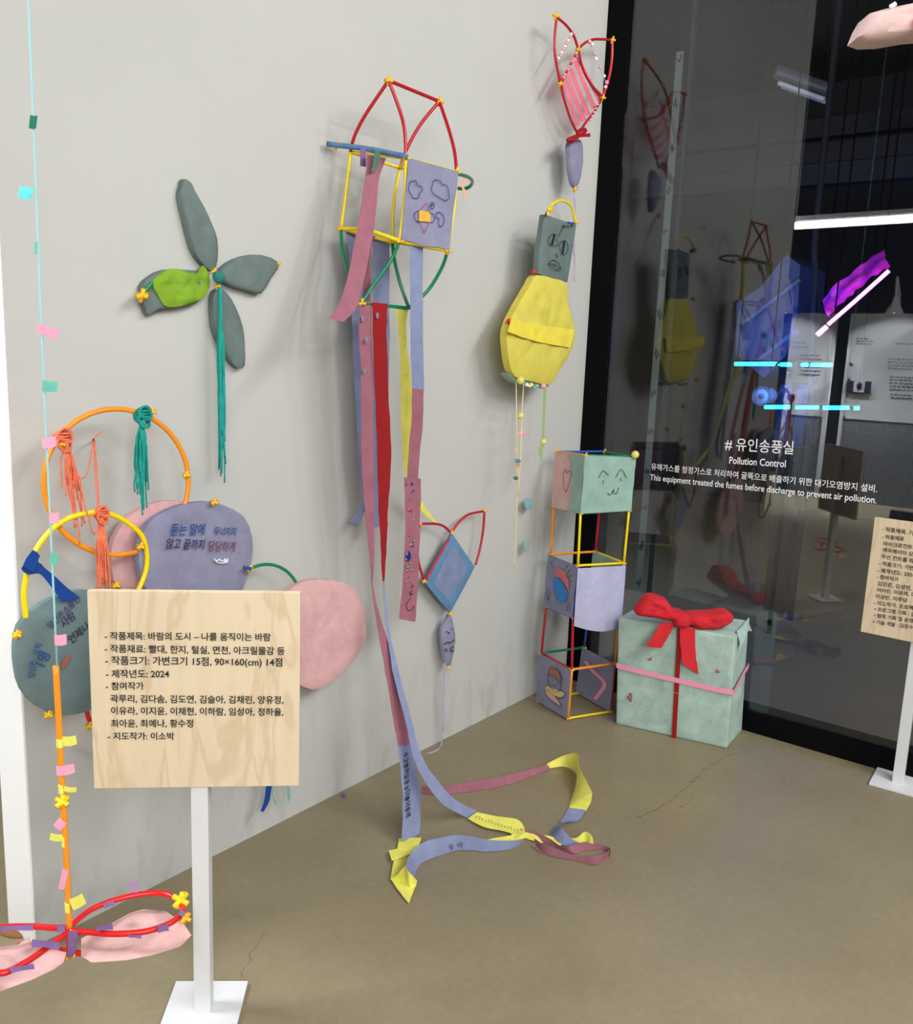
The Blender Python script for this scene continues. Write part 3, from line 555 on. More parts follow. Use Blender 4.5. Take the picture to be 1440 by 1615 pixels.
# the two long tails that run down to the floor and the loops lying on it
def dd(y): return .16+(max(0, y-920)/405)**1.15*.42                # they swing out from the wall as they fall
def tail(L, R, m, f, lab=None, n=5, wr=.003): return strip('paper_ribbon', [W(x, y, f(y)) for x, y in L], [W(x, y, f(y)) for x, y in R], m, kite, n=n, wr=wr, label=lab)
fA = F(648, 1325); dA = -fA.y
def d1(y): return .165+(dA-.165)*((max(0, y-920))/405)**1.2
tail([(586, 919), (589, 950), (598, 1005), (608, 1060), (618, 1120), (628, 1178)], [(588, 920), (593, 950), (608, 1000), (625, 1055), (637, 1110), (650, 1176)], p_mauve, d1, 'mauve tail ribbon')
tail([(627, 1174), (631, 1210), (635, 1250), (635, 1290), (634, 1326)], [(649, 1172), (654, 1205), (662, 1245), (663, 1285), (661, 1324)], p_lavb, d1, 'lavender tail ribbon with black writing')
fB = F(745, 1285); dB = -fB.y
def d2(y): return .165+(dB-.165)*((max(0, y-920))/365)**1.3
tail([(603, 916), (606, 960), (612, 1010), (622, 1070), (640, 1140), (652, 1195), (672, 1235), (700, 1270), (740, 1291)], [(606, 917), (610, 960), (617, 1010), (632, 1070), (650, 1140), (664, 1190), (686, 1226), (714, 1258), (756, 1281)], p_lavb, d2, 'lavender-blue tail ribbon sweeping to the floor')
for i, ch in enumerate('수고했어요항상더불어함께'):
    y = 1192+i*8.6; x = 641+i*.35; d_ = d1(y)+.004
    text(ch, W(x-4, y-3.5, d_), W(x-4, y+4, d_), WN, m_ink, kite, name='handwriting', bold=.015, ys=1.3)
def Z(p): p.z = max(p.z, .004); return p
def flat(L, R, m, z0=.004, z1=.004, lab=None, wr=.002, n=5):
    return strip('paper_ribbon', [F(x, y, z0) for x, y in L], [F(x, y, z1) for x, y in R], m, kite, n=n, wr=wr, label=lab)
def edge(U, D, m, lab=None, wr=.002, n=5):                         # ribbon standing on its lower edge
    Dn = [F(x, y, .005) for x, y in D]; return strip('paper_ribbon', [V(x, y, d) for (x, y), d in zip(U, Dn)], Dn, m, kite, n=n, wr=wr, label=lab)
edge([(664, 1240), (692, 1241), (740, 1233), (790, 1225), (830, 1215), (863, 1206)], [(668, 1252), (700, 1253), (745, 1248), (795, 1239), (835, 1226), (868, 1212)], p_mauve, 'mauve floor ribbon with faint writing')
edge([(862, 1205), (885, 1193), (900, 1189), (911, 1189), (913, 1210), (924, 1230), (934, 1250)], [(866, 1212), (888, 1209), (902, 1213), (911, 1222), (908, 1240), (902, 1258), (897, 1273)], p_yel, 'yellow floor ribbon looping up', n=6)
flat([(934, 1250), (932, 1265), (924, 1279)], [(897, 1272), (899, 1274), (902, 1276)], p_yel)
flat([(923, 1277), (914, 1293), (896, 1297)], [(897, 1274), (890, 1286), (882, 1297)], p_lavb, .006, .006)
edge([(912, 1293), (893, 1296), (884, 1302), (892, 1313), (905, 1325), (918, 1331)], [(880, 1300), (870, 1310), (870, 1322), (880, 1330), (895, 1334), (918, 1334)], p_lavb, 'lavender floor ribbon curling')
edge([(893, 1322), (910, 1321), (922, 1312), (933, 1318), (936, 1330)], [(893, 1330), (911, 1330), (924, 1328), (930, 1332), (934, 1332)], p_yel)
edge([(820, 1307), (845, 1312), (866, 1322), (890, 1336), (915, 1330), (945, 1332), (960, 1336), (963, 1343)], [(818, 1314), (842, 1319), (860, 1330), (902, 1346), (920, 1342), (945, 1340), (957, 1345), (960, 1352)], p_mauve, 'mauve floor ribbon looping at the right')
edge([(963, 1338), (957, 1344), (940, 1350), (915, 1350), (880, 1341), (860, 1334), (842, 1322)], [(962, 1348), (952, 1357), (940, 1364), (912, 1358), (878, 1351), (858, 1346), (846, 1334)], p_mauve)
flat([(752, 1281), (765, 1284), (790, 1288), (815, 1292), (826, 1303), (828, 1314)], [(738, 1291), (760, 1303), (785, 1309), (803, 1313), (808, 1317), (812, 1322)], p_yel, .02, .01, 'yellow floor ribbon with pen writing')
flat([(828, 1308), (812, 1316), (790, 1320), (765, 1325)], [(830, 1321), (815, 1325), (792, 1328), (770, 1331)], p_yel, .012, .004)
flat([(828, 1312), (850, 1317), (868, 1319), (890, 1326)], [(828, 1322), (848, 1328), (866, 1330), (884, 1334)], p_yel, .012, .004)
edge([(640, 1368), (645, 1350), (655, 1337), (675, 1326), (700, 1320), (722, 1317), (745, 1319), (765, 1324), (800, 1326), (827, 1323)], [(652, 1395), (656, 1375), (664, 1362), (685, 1352), (703, 1346), (722, 1341), (745, 1341), (765, 1343), (800, 1340), (818, 1334)], p_lavb, 'lavender-blue floor ribbon with two characters')
flat([(629, 1322), (626, 1340), (620, 1362), (616, 1386)], [(665, 1321), (660, 1335), (650, 1350), (640, 1372)], p_yel, .008, .008, 'yellow floor ribbon folded to a point')
flat([(613, 1341), (630, 1337), (662, 1326)], [(618, 1357), (635, 1352), (655, 1344)], p_yel, .016, .016)
flat([(616, 1386), (628, 1404), (645, 1425)], [(637, 1368), (650, 1382), (658, 1390)], p_yel, .006, .012)
edge([(616, 1386), (626, 1380), (638, 1367), (644, 1374), (658, 1389)], [(617, 1388), (632, 1392), (640, 1396), (648, 1402), (656, 1398)], p_yel)
for ch, x, y in (('음', 706, 1336), ('아', 721, 1333)):
    P_ = V(x, y, F(x, 1343)); P2 = V(x+9, y-.5, F(x+9, 1342)); back = -HZ*.014
    text(ch, P_+back, P2+back, -HZ, m_ink, kite, name='handwriting')
lines('handwriting', [[F(750+i*5, 1287+i*1.6+random.uniform(-2, 2), .022), F(752+i*5, 1289+i*1.6+random.uniform(-2, 2), .022), F(751+i*5, 1291+i*1.6, .022)] for i in range(14)], m_ink, kite, .0007)
lines('handwriting', [[V(730+i*8, 1240-i*1.6+random.uniform(-2, 2), F(735+i*8, 1249-i*1.7))-HZ*.004, V(733+i*8, 1242-i*1.6+random.uniform(-2, 2), F(735+i*8, 1249-i*1.7))-HZ*.004] for i in range(12)], m_inkr, kite, .0008)

# ------------------------------------------------------------------ pinwheel flower
fl = thing('paper_pinwheel', 'four-petal grey-green paper pinwheel on the white wall, with a teal yarn tassel', 'pinwheel', W(342, 440))
w3 = lambda pts, d: [W(x, y, d) for x, y in pts]
pillow('petal', w3([(291, 282), (302, 289), (308, 302), (322, 326), (335, 355), (343, 378), (343, 410), (338, 427), (330, 425), (318, 413), (305, 392), (294, 350), (285, 310), (288, 293)], .025), .007, WN, p_grey, fl, back=.02, wr=.006, flat=9, n=2, label='long upper petal')
pillow('petal', w3([(346, 433), (360, 415), (385, 404), (412, 402), (441, 415), (428, 438), (412, 463), (388, 458), (362, 450)], .025), .007, WN, p_grey, fl, back=.02, wr=.006, flat=9, n=2, label='right petal')
pillow('petal', w3([(224, 452), (240, 435), (262, 425), (300, 426), (330, 431), (326, 460), (310, 478), (270, 486), (246, 490), (235, 498), (229, 482)], .025), .007, WN, p_grey, fl, back=.02, wr=.006, flat=9, n=2, label='left petal')
pillow('petal', w3([(336, 470), (338, 515), (350, 545), (368, 574), (378, 581), (386, 576), (386, 545), (383, 515), (372, 485), (358, 462), (345, 455)], .025), .007, WN, p_grey, fl, back=.02, wr=.006, flat=9, n=2, label='lower petal')
pillow('paper_cover', w3([(242, 445), (262, 427), (280, 424), (298, 430), (312, 431), (321, 419), (329, 432), (331, 448), (324, 466), (305, 478), (265, 484), (250, 466)], .037), .006, WN, p_lime, fl, back=.010, wr=.014, label='crumpled lime green paper over the left petal')
tube('straw', [W(224, 465, .045), W(231, 456, .045), W(239, 446, .045)], m_grn, fl)
connector(W(224, 466, .05), fl, .017); connector(W(338, 428, .05), fl, .009); connector(W(343, 451, .05), fl, .009); connector(W(440, 415, .03), fl, .007)
ball('pompom', W(345, 437, .065), .016, m_pom_t, fl, 'teal pompom')
tassel('yarn_tassel', W(347, 452, .055), [W(351, 790, .05), W(353, 755, .05), W(350, 770, .05)], m_teal, fl, 22, .008, .0021)

# ------------------------------------------------------------------ chain of hoops and paper discs
hg = thing('hoop_chain', 'chain of coloured hoops, paper discs and yarn tassels on the wall behind the sign', 'hoop mobile', W(250, 900))
tube('hoop', cc(183, 760, 114, 115, lambda x, y: W(x, y, .11)), m_org, hg, .0062, True, 3, label='large orange hoop')
tube('hoop', [W(x, y, .13) for x, y in ((227, 852), (206, 828), (180, 813), (150, 808), (115, 815), (85, 832), (60, 862), (45, 895), (38, 930), (39, 955), (44, 985), (60, 1010), (100, 1015), (150, 1000), (200, 960), (230, 900))], m_yel, hg, .0062, True, 5, label='yellow hoop')
tube('hoop', cc(421, 945, 52, 55, lambda x, y: W(x, y, .07)), m_grn, hg, .0048, True, 3, label='green hoop')
tube('hoop', cc(194, 1112, 58, 58, lambda x, y: W(x, y, .07)), m_hot, hg, .0058, True, 3, label='red hoop mostly hidden by the sign')
pillow('paper_disc', w3([(176, 865), (188, 835), (210, 810), (240, 794), (275, 790), (310, 800), (335, 850), (320, 920), (270, 950), (215, 945), (180, 915)], .055), .006, WN, p_pink, hg, back=.018, wr=.004, n=2, flat=10, label='pink paper disc behind the lavender one')
dl = pillow('paper_disc', w3([(219, 870), (223, 848), (234, 826), (252, 811), (285, 797), (323, 791), (350, 796), (384, 814), (398, 848), (397, 885), (385, 925), (370, 945), (300, 957), (240, 940), (222, 905)], .12), .006, WN, p_lav, hg, back=.018, wr=.004, n=2, flat=10, label='lavender paper disc with blue handwriting')
dg = pillow('paper_disc', w3([(24, 1020), (30, 988), (50, 965), (80, 945), (112, 934), (145, 932), (180, 960), (192, 1030), (180, 1090), (150, 1117), (100, 1129), (60, 1115), (35, 1088), (26, 1055)], .135), .006, WN, p_gry2, hg, back=.018, wr=.004, n=2, flat=10, label='dark grey-green paper disc with handwriting')
pillow('paper_disc', w3([(432, 990), (445, 948), (465, 924), (490, 915), (522, 915), (556, 926), (573, 958), (578, 1000), (569, 1024), (548, 1052), (508, 1085), (478, 1083), (450, 1060), (434, 1025)], .09), .006, WN, p_pink, hg, back=.018, wr=.004, n=2, flat=10, label='pink paper disc at the right of the sign')
for x, y, d in ((338, 792, .14), (222, 862, .15), (394, 897, .14), (183, 923, .09), (27, 1001, .145), (77, 1127, .15), (294, 749, .115), (97, 700, .125), (240, 650, .125), (141, 1145, .08)): connector(W(x, y, d), hg, .011)
tube('straw', [W(385, 895, .145), W(391, 896, .145), W(396, 897, .145)], m_blu, hg, .005)
m_nail = mat('nail', (90, 70, 50), .4, metal=.8)
tube('nail', [W(148, 694, .004), W(148, 694, .03), W(147, 693, .06)], m_nail, hg, .0022)
random.seed(3)
def knot(x, y, d, m, r, lab):
    Vs, Fs = [], []
    for i in range(17):
        a = i*.6; c0 = W(x, y, d)
        pts = [c0+Vector((math.cos(t*2*math.pi/10)*r*(1+.15*math.sin(a)), math.sin(t*2*math.pi/10+a)*r*.9, math.sin(t*2*math.pi/10)*r*1.15*math.cos(a*.5)+(i-8)*r*.07)) for t in range(10)]
        tube_geo(smooth(pts, 2, True), 0.0024, 5, True, Vs, Fs)
    mesh('yarn_knot', Vs, Fs, m, hg, True, lab)
knot(225, 655, .12, m_teal, .017, 'teal yarn knot'); tassel('yarn_tassel', W(224, 662, .125), [W(228, 820, .12), W(220, 790, .12), W(230, 775, .12), W(222, 760, .12)], m_teal, hg, 30, .014, .0021, 'teal yarn tassel')
knot(99, 691, .12, m_coral, .017, 'coral yarn knot'); tassel('yarn_tassel', W(105, 695, .13), [W(108, 785, .12), W(128, 845, .12), W(112, 770, .12), W(122, 800, .12), W(130, 868, .12)], m_coral, hg, 24, .013, .0018, 'coral yarn tassel on the orange hoop')
knot(160, 810, .135, m_coral, .014, 'coral yarn knot'); tassel('yarn_tassel', W(160, 816, .14), [W(162, 935, .13), W(170, 945, .13), W(158, 930, .13)], m_coral, hg, 26, .013, .0019, 'coral yarn tassel on the yellow hoop')
strokes('yarn_thread', [[W(148, 694, .05), W(150, 740, .1), W(154, 808, .14)], [W(149, 694, .05), W(153, 740, .1), W(157, 808, .14)], [W(147, 694, .05), W(140, 740, .1), W(128, 755, .12), W(115, 745, .13)], [W(147, 694, .05), W(154, 685, .05), W(161, 680, .055)],
    [W(125, 750, .13), W(135, 800, .14), W(142, 815, .14), W(155, 806, .14)], [W(120, 745, .13), W(145, 835, .145), W(150, 838, .145)], [W(140, 815, .14), W(148, 843, .14), W(158, 818, .14)]], m_coral, hg, .0016)
strip('satin_ribbon', w3([(52, 867), (38, 890), (34, 898), (45, 906), (62, 905), (78, 922), (97, 949)], .15), w3([(60, 872), (60, 885), (66, 890), (70, 895), (88, 910), (105, 926), (127, 943)], .155), m_rib_blue, hg, label='blue satin ribbon tied to the yellow hoop')
strip('satin_ribbon', w3([(52, 867), (42, 880), (36, 893)], .16), w3([(63, 876), (58, 890), (52, 902)], .162), m_rib_blue, hg)
strip('satin_ribbon', w3([(430, 1095), (424, 1180), (419, 1245), (416, 1265), (411, 1279)], .06), w3([(440, 1095), (434, 1180), (428, 1245), (424, 1265), (415, 1281)], .062), m_rib_blue, hg, label='dark blue ribbon end below the sign')
m_tealr = mat('teal_ribbon', (110, 165, 158), .6)
strip('satin_ribbon', w3([(428, 1200), (429, 1250), (434, 1271)], .05), w3([(431, 1200), (431, 1250), (435, 1266)], .052), m_tealr, hg); strip('satin_ribbon', w3([(450, 1200), (453, 1252), (455, 1262), (449, 1272)], .05), w3([(453, 1200), (457, 1250), (457, 1262), (450, 1273)], .052), m_tealr, hg, label='thin teal ribbon end below the sign')
tx = lambda s, xa, ya, xb, yb, d, m, sh=.1, b_=.012: text(s, W(xa, ya, d), W(xb, yb, d), WN, m, dl if d < .15 else dg, 'handwriting', b_, 1.25, sh)
tx('듣는 말에', 269, 843, 323, 842, .134, m_inkb); tx('무너지지', 337, 843, 372, 844, .134, m_inkb); tx('않고 끝까지', 262, 864, 322, 866, .134, m_inkp); tx('당당하게', 328, 868, 371, 869, .134, m_inkr, .1, .004)
lines('drawing', [[W(338, 881, .134), W(343, 887, .134), W(353, 888, .134), W(360, 884, .134)], [W(345, 882, .134), W(350, 885, .134), W(356, 882, .134)], [W(354, 881, .134), W(359, 888, .134)], [W(360, 881, .134), W(353, 887, .134)], [W(340, 885, .134), W(348, 882, .134)]], m_inkw, dl, .0018, label='white smiling doodle')
tx('당신은', 80, 992, 103, 970, .151, m_inkp); tx('소중한', 104, 969, 128, 945, .151, m_inkp); tx('사람', 101, 991, 121, 972, .151, m_inkp); tx('언제나', 113, 1015, 143, 990, .151, m_ink); tx('당신은', 54, 1068, 57, 1041, .151, m_inkb); tx('오직', 61, 1034, 67, 1015, .151, m_inkb); tx('1명', 70, 1052, 80, 1031, .151, m_inkb)
pillow('paint_mark', w3([(98, 1045), (106, 1035), (112, 1034), (108, 1046), (100, 1055)], .147), .001, WN, mat('rust_paint', (150, 92, 72), .9), dg, back=.0005, wr=0, rings=3, label='rusty orange paint smudge')

# ------------------------------------------------------------------ heart kite
hk = thing('heart_kite', 'red straw heart kite with pink film and bow high beside the black post', 'kite', W(912, 150))
hd = .10
def ht(pts, m=m_red): tube('straw', w3(pts, hd), m, hk, SR*.95)
ht([(878, 27), (875, 60), (876, 92), (884, 132)]); ht([(884, 132), (890, 158), (900, 188), (911, 211)]); ht([(878, 27), (893, 40), (905, 57), (912, 78)])
ht([(912, 78), (919, 108), (932, 133), (951, 153)]); ht([(912, 78), (922, 68), (938, 62), (966, 63)]); ht([(966, 63), (965, 95), (960, 125), (951, 153)], m_hot); ht([(951, 153), (938, 175), (924, 193), (912, 211)]); ht([(884, 132), (898, 105), (912, 78)])
for x, y, s in ((877, 25, .014), (966, 63, .013), (912, 78, .012), (884, 132, .012), (951, 154, .012)): connector(W(x, y, hd+.005), hk, s)
for (xa, ya), (xb, yb), wd in (((889, 128), (912, 200), 5), ((894, 118), (921, 192), 6), ((900, 108), (928, 183), 6), ((907, 96), (937, 172), 6), ((911, 90), (946, 160), 5)):
    strip('film_strip', [W(xa-wd*.6, ya, hd-.012), W((xa+xb)/2-wd*.6, (ya+yb)/2, hd-.004), W(xb-wd*.6, yb, hd-.012)], [W(xa+wd*.6, ya, hd-.014), W((xa+xb)/2+wd*.6, (ya+yb)/2, hd+.004), W(xb+wd*.6, yb-3, hd-.014)], p_film, hk, label='translucent pink film strip')
for i in range(11):
    t = i/10; ball('bead', W(887+22*t, 126-42*t, hd+.012), .0055, m_bead_p if i % 3 else m_hot, hk)
for i, (x, y) in enumerate(((930, 66), (934, 70), (938, 85), (940, 93), (946, 106), (953, 120), (957, 130), (955, 137))): ball('bead', W(x, y, hd+.008), .0065 if i % 3 else .008, m_bead_w if i % 2 else m_bead_p, hk)
for i in range(9):
    t = i/8; ball('bead', W(901-20*t, 54+38*t, hd+.008), .006, m_bead_p if i % 2 else m_bead_w, hk)
strokes('thread', [[W(929, 64, hd), W(940, 93, hd), W(957, 133, hd)], [W(902, 52, hd), W(890, 75, hd), (W(880, 93, hd))]], m_lilac, hk, .001)
for i in range(5): ball('bead', W(925-i*3+18, 165+i*6, hd+.008), .005, m_bead_p, hk)
pillow('bow_loop', w3([(911, 212), (916, 203), (922, 201), (925, 207), (918, 214)], hd+.025), .012, WN, m_rib_red, hk, back=.01, wr=.002)
pillow('bow_loop', w3([(911, 212), (900, 216), (896, 221), (902, 226), (912, 218)], hd+.025), .012, WN, m_rib_red, hk, back=.01, wr=.002)
strip('bow_tail', w3([(911, 211), (922, 211), (931, 210)], hd+.03), w3([(912, 217), (922, 216), (931, 216)], hd+.032), m_rib_red, hk)
pillow('tail_fin', w3([(897, 226), (907, 221), (917, 223), (918, 250), (916, 272), (910, 295), (903, 290), (898, 265), (897, 245)], hd-.01), .018, WN, p_lav, hk, back=.014, wr=.003, label='leaf-shaped lavender tail')
connector(W(907, 298, hd+.01), hk, .011); ball('bead', W(912, 294, hd+.015), .006, m_lilac, hk)
tassel('yarn_tassel', W(905, 300, hd), [W(905, 345, .08), W(909, 340, .08), W(906, 420, .06), W(907, 460, .05)], m_lilac, hk, 9, .006, .0013)

# ------------------------------------------------------------------ yellow bottle-shaped figure
bf = thing('bottle_figure', 'yellow bottle-shaped paper figure with a grey-green face panel and beaded threads', 'paper figure', W(855, 480))
bd = .15
o_head = w3([(859, 338), (862, 339), (885, 347), (909, 354), (902, 400), (895, 445), (872, 440), (848, 431), (850, 400), (855, 365)], bd)
hp = pillow('head_panel', o_head, .01, WN, p_grey, bf, back=.022, wr=.003, n=1, flat=10, label='grey-green head with a drawn face')
tube('straw', [W(864, 340, bd+.02), W(866, 328, bd+.02), W(877, 318, bd+.02), (W(890, 317, bd+.02)), W(902, 327, bd+.02), W(907, 350, bd+.02)], m_yel, bf, SR*.95, label='yellow straw handle')
connector(W(868, 331, bd+.025), bf, .013); connector(W(908, 351, bd+.025), bf, .010); tube('straw', [W(862, 338, bd+.01), W(864, 334, bd+.01), W(866, 331, bd+.02)], m_blu, bf, .006); tube('straw', [W(896, 351, bd+.034), W(901, 352, bd+.034), W(906, 352, bd+.03)], m_blu, bf, .004)
bz = lambda x, y: W(740+x/5.046, 300+y/5.046, bd+.0165)
lines('drawing', [[bz(*p) for p in pl] for pl in ([(750, 285), (735, 320), (707, 372)], [(690, 350), (655, 355), (630, 400), (645, 430), (700, 445)], [(695, 380), (705, 420), (700, 445)],
    [(755, 398), (725, 420), (720, 460), (740, 505), (770, 508), (787, 460), (775, 410), (755, 398)], [(690, 510), (700, 505), (695, 520), (710, 528), (700, 530)],
    [(632, 585), (655, 560), (680, 557), (690, 568), (710, 575), (730, 632), (690, 632), (650, 610), (632, 585)], [(632, 585), (680, 590), (730, 632)], [(680, 590), (675, 612)])], m_ink, hp, .0011, label='black pen face')
strokes('drawing', [[bz(683, 350), bz(672, 390), bz(660, 435)], [bz(760, 405), bz(753, 450), bz(745, 505)]], m_ink, hp, .0035, label='thick black pupils')
ball('drawing', bz(752, 287), .004, m_ink, hp, 'black pen dot')
bdy = pillow('body', w3([(846, 434), (870, 438), (893, 446), (896, 475), (902, 500), (907, 522), (905, 542), (895, 565), (880, 588), (868, 606), (840, 602), (813, 594), (804, 575), (800, 545), (800, 520), (810, 495), (825, 468), (838, 446)], bd), .012, WN, p_body, bf, back=.03, wr=.010, n=2, flat=12, label='translucent yellow paper body')
strip('paper_band', w3([(806, 503), (835, 509), (870, 515), (906, 520)], bd+.021), w3([(801, 523), (830, 534), (862, 542), (899, 548)], bd+.021), paper('yellow_band', (224, 206, 70)), bf, wr=.005, label='deeper yellow band round the body')
tube('straw', [W(816, 485, bd-.02), W(812, 493, bd-.02), W(808, 501, bd-.02)], m_red, bf, .005); ball('bead', W(803, 507, bd), .011, m_hot, bf, 'red bead'); ball('bead', W(842, 429, bd+.01), .009, m_hot, bf, 'red bead')
pillow('base_panel', w3([(800, 588), (813, 596), (840, 604), (866, 607), (856, 612), (830, 608), (810, 601)], bd-.02), .01, WN, p_green, bf, back=.03, wr=.002, label='pale green underside')
ball('pompom', W(821, 600, bd+.03), .014, m_pom_y, bf, 'yellow pompom'); ball('pompom', W(857, 609, bd+.02), .011, m_bead_p, bf, 'pink pompom')
for i, (x, y) in enumerate(((831, 607), (835, 609), (838, 607), (843, 611), (847, 609), (851, 610))): ball('bead', W(x, y, bd+.02), (.007, .005, .008, .005, .007, .005)[i], (m_bead_w, m_bead_w, m_pom_y, m_bead_t, m_bead_t, m_pom_t)[i], bf)
ball('pompom', W(821, 656, bd), .0125, m_pom_y, bf, 'cream pompom'); ball('pompom', W(857, 697, bd), .0125, m_pom_y, bf, 'yellow pompom')
tube('thread', [W(814, 602, bd), W(815, 680, bd), W(816, 760, bd-.02), W(814, 830, bd-.04), W(811, 895, bd-.06)], m_cream, bf, .0018); tube('thread', [W(826, 605, bd), W(823, 655, bd), W(821, 720, bd), W(817, 780, bd-.02)], m_cream, bf, .0018)
strokes('thread', [[W(834, 612, .06), W(833, 660, .05), W(834, 700, .04)], [W(850, 700, .06), W(848, 790, .03), W(845, 900, .02)], [W(834, 700, .04), W(834, 794, .04), W(832, 860, .04)]], mat('grey_thread', (190, 190, 190), .9), bf, .0006)
m_ribg = mat('green_ribbon', (150, 175, 110), .5)
strip('ribbon', w3([(858, 607), (856, 650), (855, 695)], bd), w3([(862, 607), (860, 650), (858, 695)], bd), m_ribg, bf); strip('ribbon', w3([(855, 695), (850, 710), (853, 726)], bd), w3([(857, 696), (856, 710), (854, 727)], bd), m_ribg, bf, label='green ribbon end')
def chip(x, y, wx, wy, m, lab, d=bd): pillow('paper_chip', cc(x, y, wx, wy, lambda a, b_: W(a, b_, d), 10), .002, WN, m, bf, back=.001, wr=.001, rings=3, label=lab)
chip(824, 684, 6.5, 3.5, m_bead_p, 'pink paper chip'); chip(817, 727, 4.5, 3.5, p_blue, 'blue paper chip'); chip(814, 711, 1.8, 3.5, m_bead_p, 'pink paper chip'); chip(817, 733, 2.5, 2, m_coral, 'coral paper chip'); chip(813.5, 754, 4, 3, m_tapeg, 'green paper chip')
chip(834, 794, 6.5, 10, mat('teal_disc', (120, 165, 175), .9), 'pale blue paper disc', .04); chip(831, 860, 4, 10, p_green, 'crinkled green paper disc', .04)

# ------------------------------------------------------------------ diamond cat kite
ck = thing('diamond_kite', 'small blue diamond kite with red straw ears and lavender fish tail, low on wall', 'kite', W(710, 900))
cdp = .05
pillow('diamond_panel', w3([(713, 841), (731, 868), (749, 894), (730, 930), (710, 967), (690, 943), (670, 918), (691, 880)], cdp), .006, WN, p_blue, ck, back=.01, wr=.001, n=1, flat=10, label='blue diamond with taped border')
pillow('inner_panel', w3([(714, 858), (725, 876), (737, 897), (722, 925), (706, 946), (695, 933), (684, 921), (698, 890)], cdp+.0065), .003, WN, mat('bluish_lavender', (118, 130, 165), .9, mott=.15, bump=.3), ck, back=.001, wr=.001, n=1, label='lavender-blue centre')
def ct(p): tube('straw', w3(p, cdp+.004), m_red, ck, SR*.9)
ct([(712, 841), (700, 830), (686, 826), (662, 826)]); ct([(662, 826), (658, 860), (661, 890), (669, 916)]); ct([(713, 839), (725, 822), (740, 811), (764, 806)]); ct([(764, 806), (762, 835), (757, 865), (750, 891)]); ct([(708, 850), (690, 882), (672, 914)])
for p in ((713, 840), (765, 805), (669, 917), (710, 968), (662, 826)): connector(W(*p, cdp+.012), ck, .009)
fsh = pillow('fish_tail', w3([(710, 969), (715, 985), (718, 1005), (715, 1030), (710, 1050), (703, 1046), (698, 1020), (697, 995), (704, 978)], cdp), .01, WN, p_lav, ck, back=.012, wr=.002, label='lavender fish tail with a drawn face')
cz = lambda x, y: W(480+x/4.4875, 780+y/4.4875, cdp+.014)
lines('drawing', [[cz(988, 1062), cz(1015, 1045), cz(1035, 1050), cz(1062, 1028)], [cz(992, 1095), cz(1008, 1095), cz(1008, 1108), cz(998, 1112)], [cz(1055, 1075), cz(1038, 1090), cz(1038, 1105), cz(1050, 1110), cz(1054, 1098)], [cz(1006, 968), cz(1012, 971)], [cz(1042, 952), cz(1047, 955)], [cz(1018, 978), cz(1030, 978)]], m_ink, fsh, .0017, label='black pen face and stripes')
connector(W(707, 1053, cdp+.012), ck, .009)
tassel('yarn_tassel', W(702, 1045, cdp), [W(698, 1172, .02), W(695, 1180, .03)], m_lilac, ck, 6, .004, .0012, 'lilac yarn tail')
strokes('thread', [[W(697, 1165, .02), W(696, 1178, .03), F(690, 1184, .004), F(677, 1189, .004)], [W(696, 1165, .02), F(693, 1180, .004), F(672, 1189, .004)], [W(705, 1056, cdp+.01), W(704, 1062, cdp+.01), W(709, 1064, cdp+.01), W(709, 1057, cdp+.01)]], m_lilac, ck, .0012)

# ------------------------------------------------------------------ hanging mobile at the left
mp_ = sb-HZ*.16
hm = thing('hanging_mobile', 'hanging mobile of blue string with tape flags, orange straw rod and red-hoop propeller', 'mobile', V(100, 1465, mp_))
D = lambda x, y, d=0: V(x, y, mp_)-HZ*d
m_str = mat('blue_string', (150, 200, 208), .8)
top = D(45, 0); sl = (D(45, 0)-D(90, 1050)); t_ = (4.199-top.z)/sl.z
tube('string', [D(90, 1052), D(66, 525), top, top+sl*t_], m_str, hm, .0019, n=4)
tube('rod', [D(88, 1050), D(96, 1200), D(104, 1340), D(110, 1468)], m_org, hm, .0058, label='orange straw rod')
def flag(x, y, wx, wy, rot, m, lab, wr=.003, d=0.004):
    a = math.radians(rot); f = lambda u, v: D(x+u*math.cos(a)-v*math.sin(a), y+u*math.sin(a)+v*math.cos(a), d)
    strip('tape_flag', [f(-wx/2, -wy/2), f(0, -wy/2+1), f(wx/2, -wy/2)], [f(-wx/2, wy/2), f(0, wy/2+1), f(wx/2, wy/2-1)], m, hm, n=3, wr=wr, label=lab)
m_fp = mat('pink_flag', (242, 160, 188), .7, mott=.1); m_ft = mat('teal_flag', (98, 185, 165), .7, mott=.1); m_fy = mat('yellow_flag', (232, 226, 100), .6, mott=.12); m_fd = mat('dark_green_flag', (18, 108, 84), .7); m_fb = mat('bright_blue_flag', (90, 210, 232), .5, mott=.3)
flag(54, 193, 11, 21, 4, m_fd, 'dark green tape flag'); flag(44, 305, 24, 18, 10, m_fb, 'crumpled bright blue tape flag', .012); flag(58, 391, 4, 19, 0, m_ft, 'narrow teal tape flag')
flag(77, 522, 36, 16, 20, m_fp, 'pink tape flag'); flag(80, 609, 23, 17, 4, m_ft, 'teal tape flag'); flag(79, 697, 22, 17, -8, m_fp, 'pink tape flag'); flag(87, 816, 14, 17, 0, m_fp, 'pink tape flag'); flag(87, 880, 13, 18, 15, m_ft, 'teal tape flag'); flag(97, 1008, 19, 17, -3, m_fp, 'pink tape flag')
def band(x, y, m, h=14):
    tube('tape_band', [D(x-.4, y-h/2), D(x, y), D(x+.4, y+h/2)], m, hm, .0064, n=3)
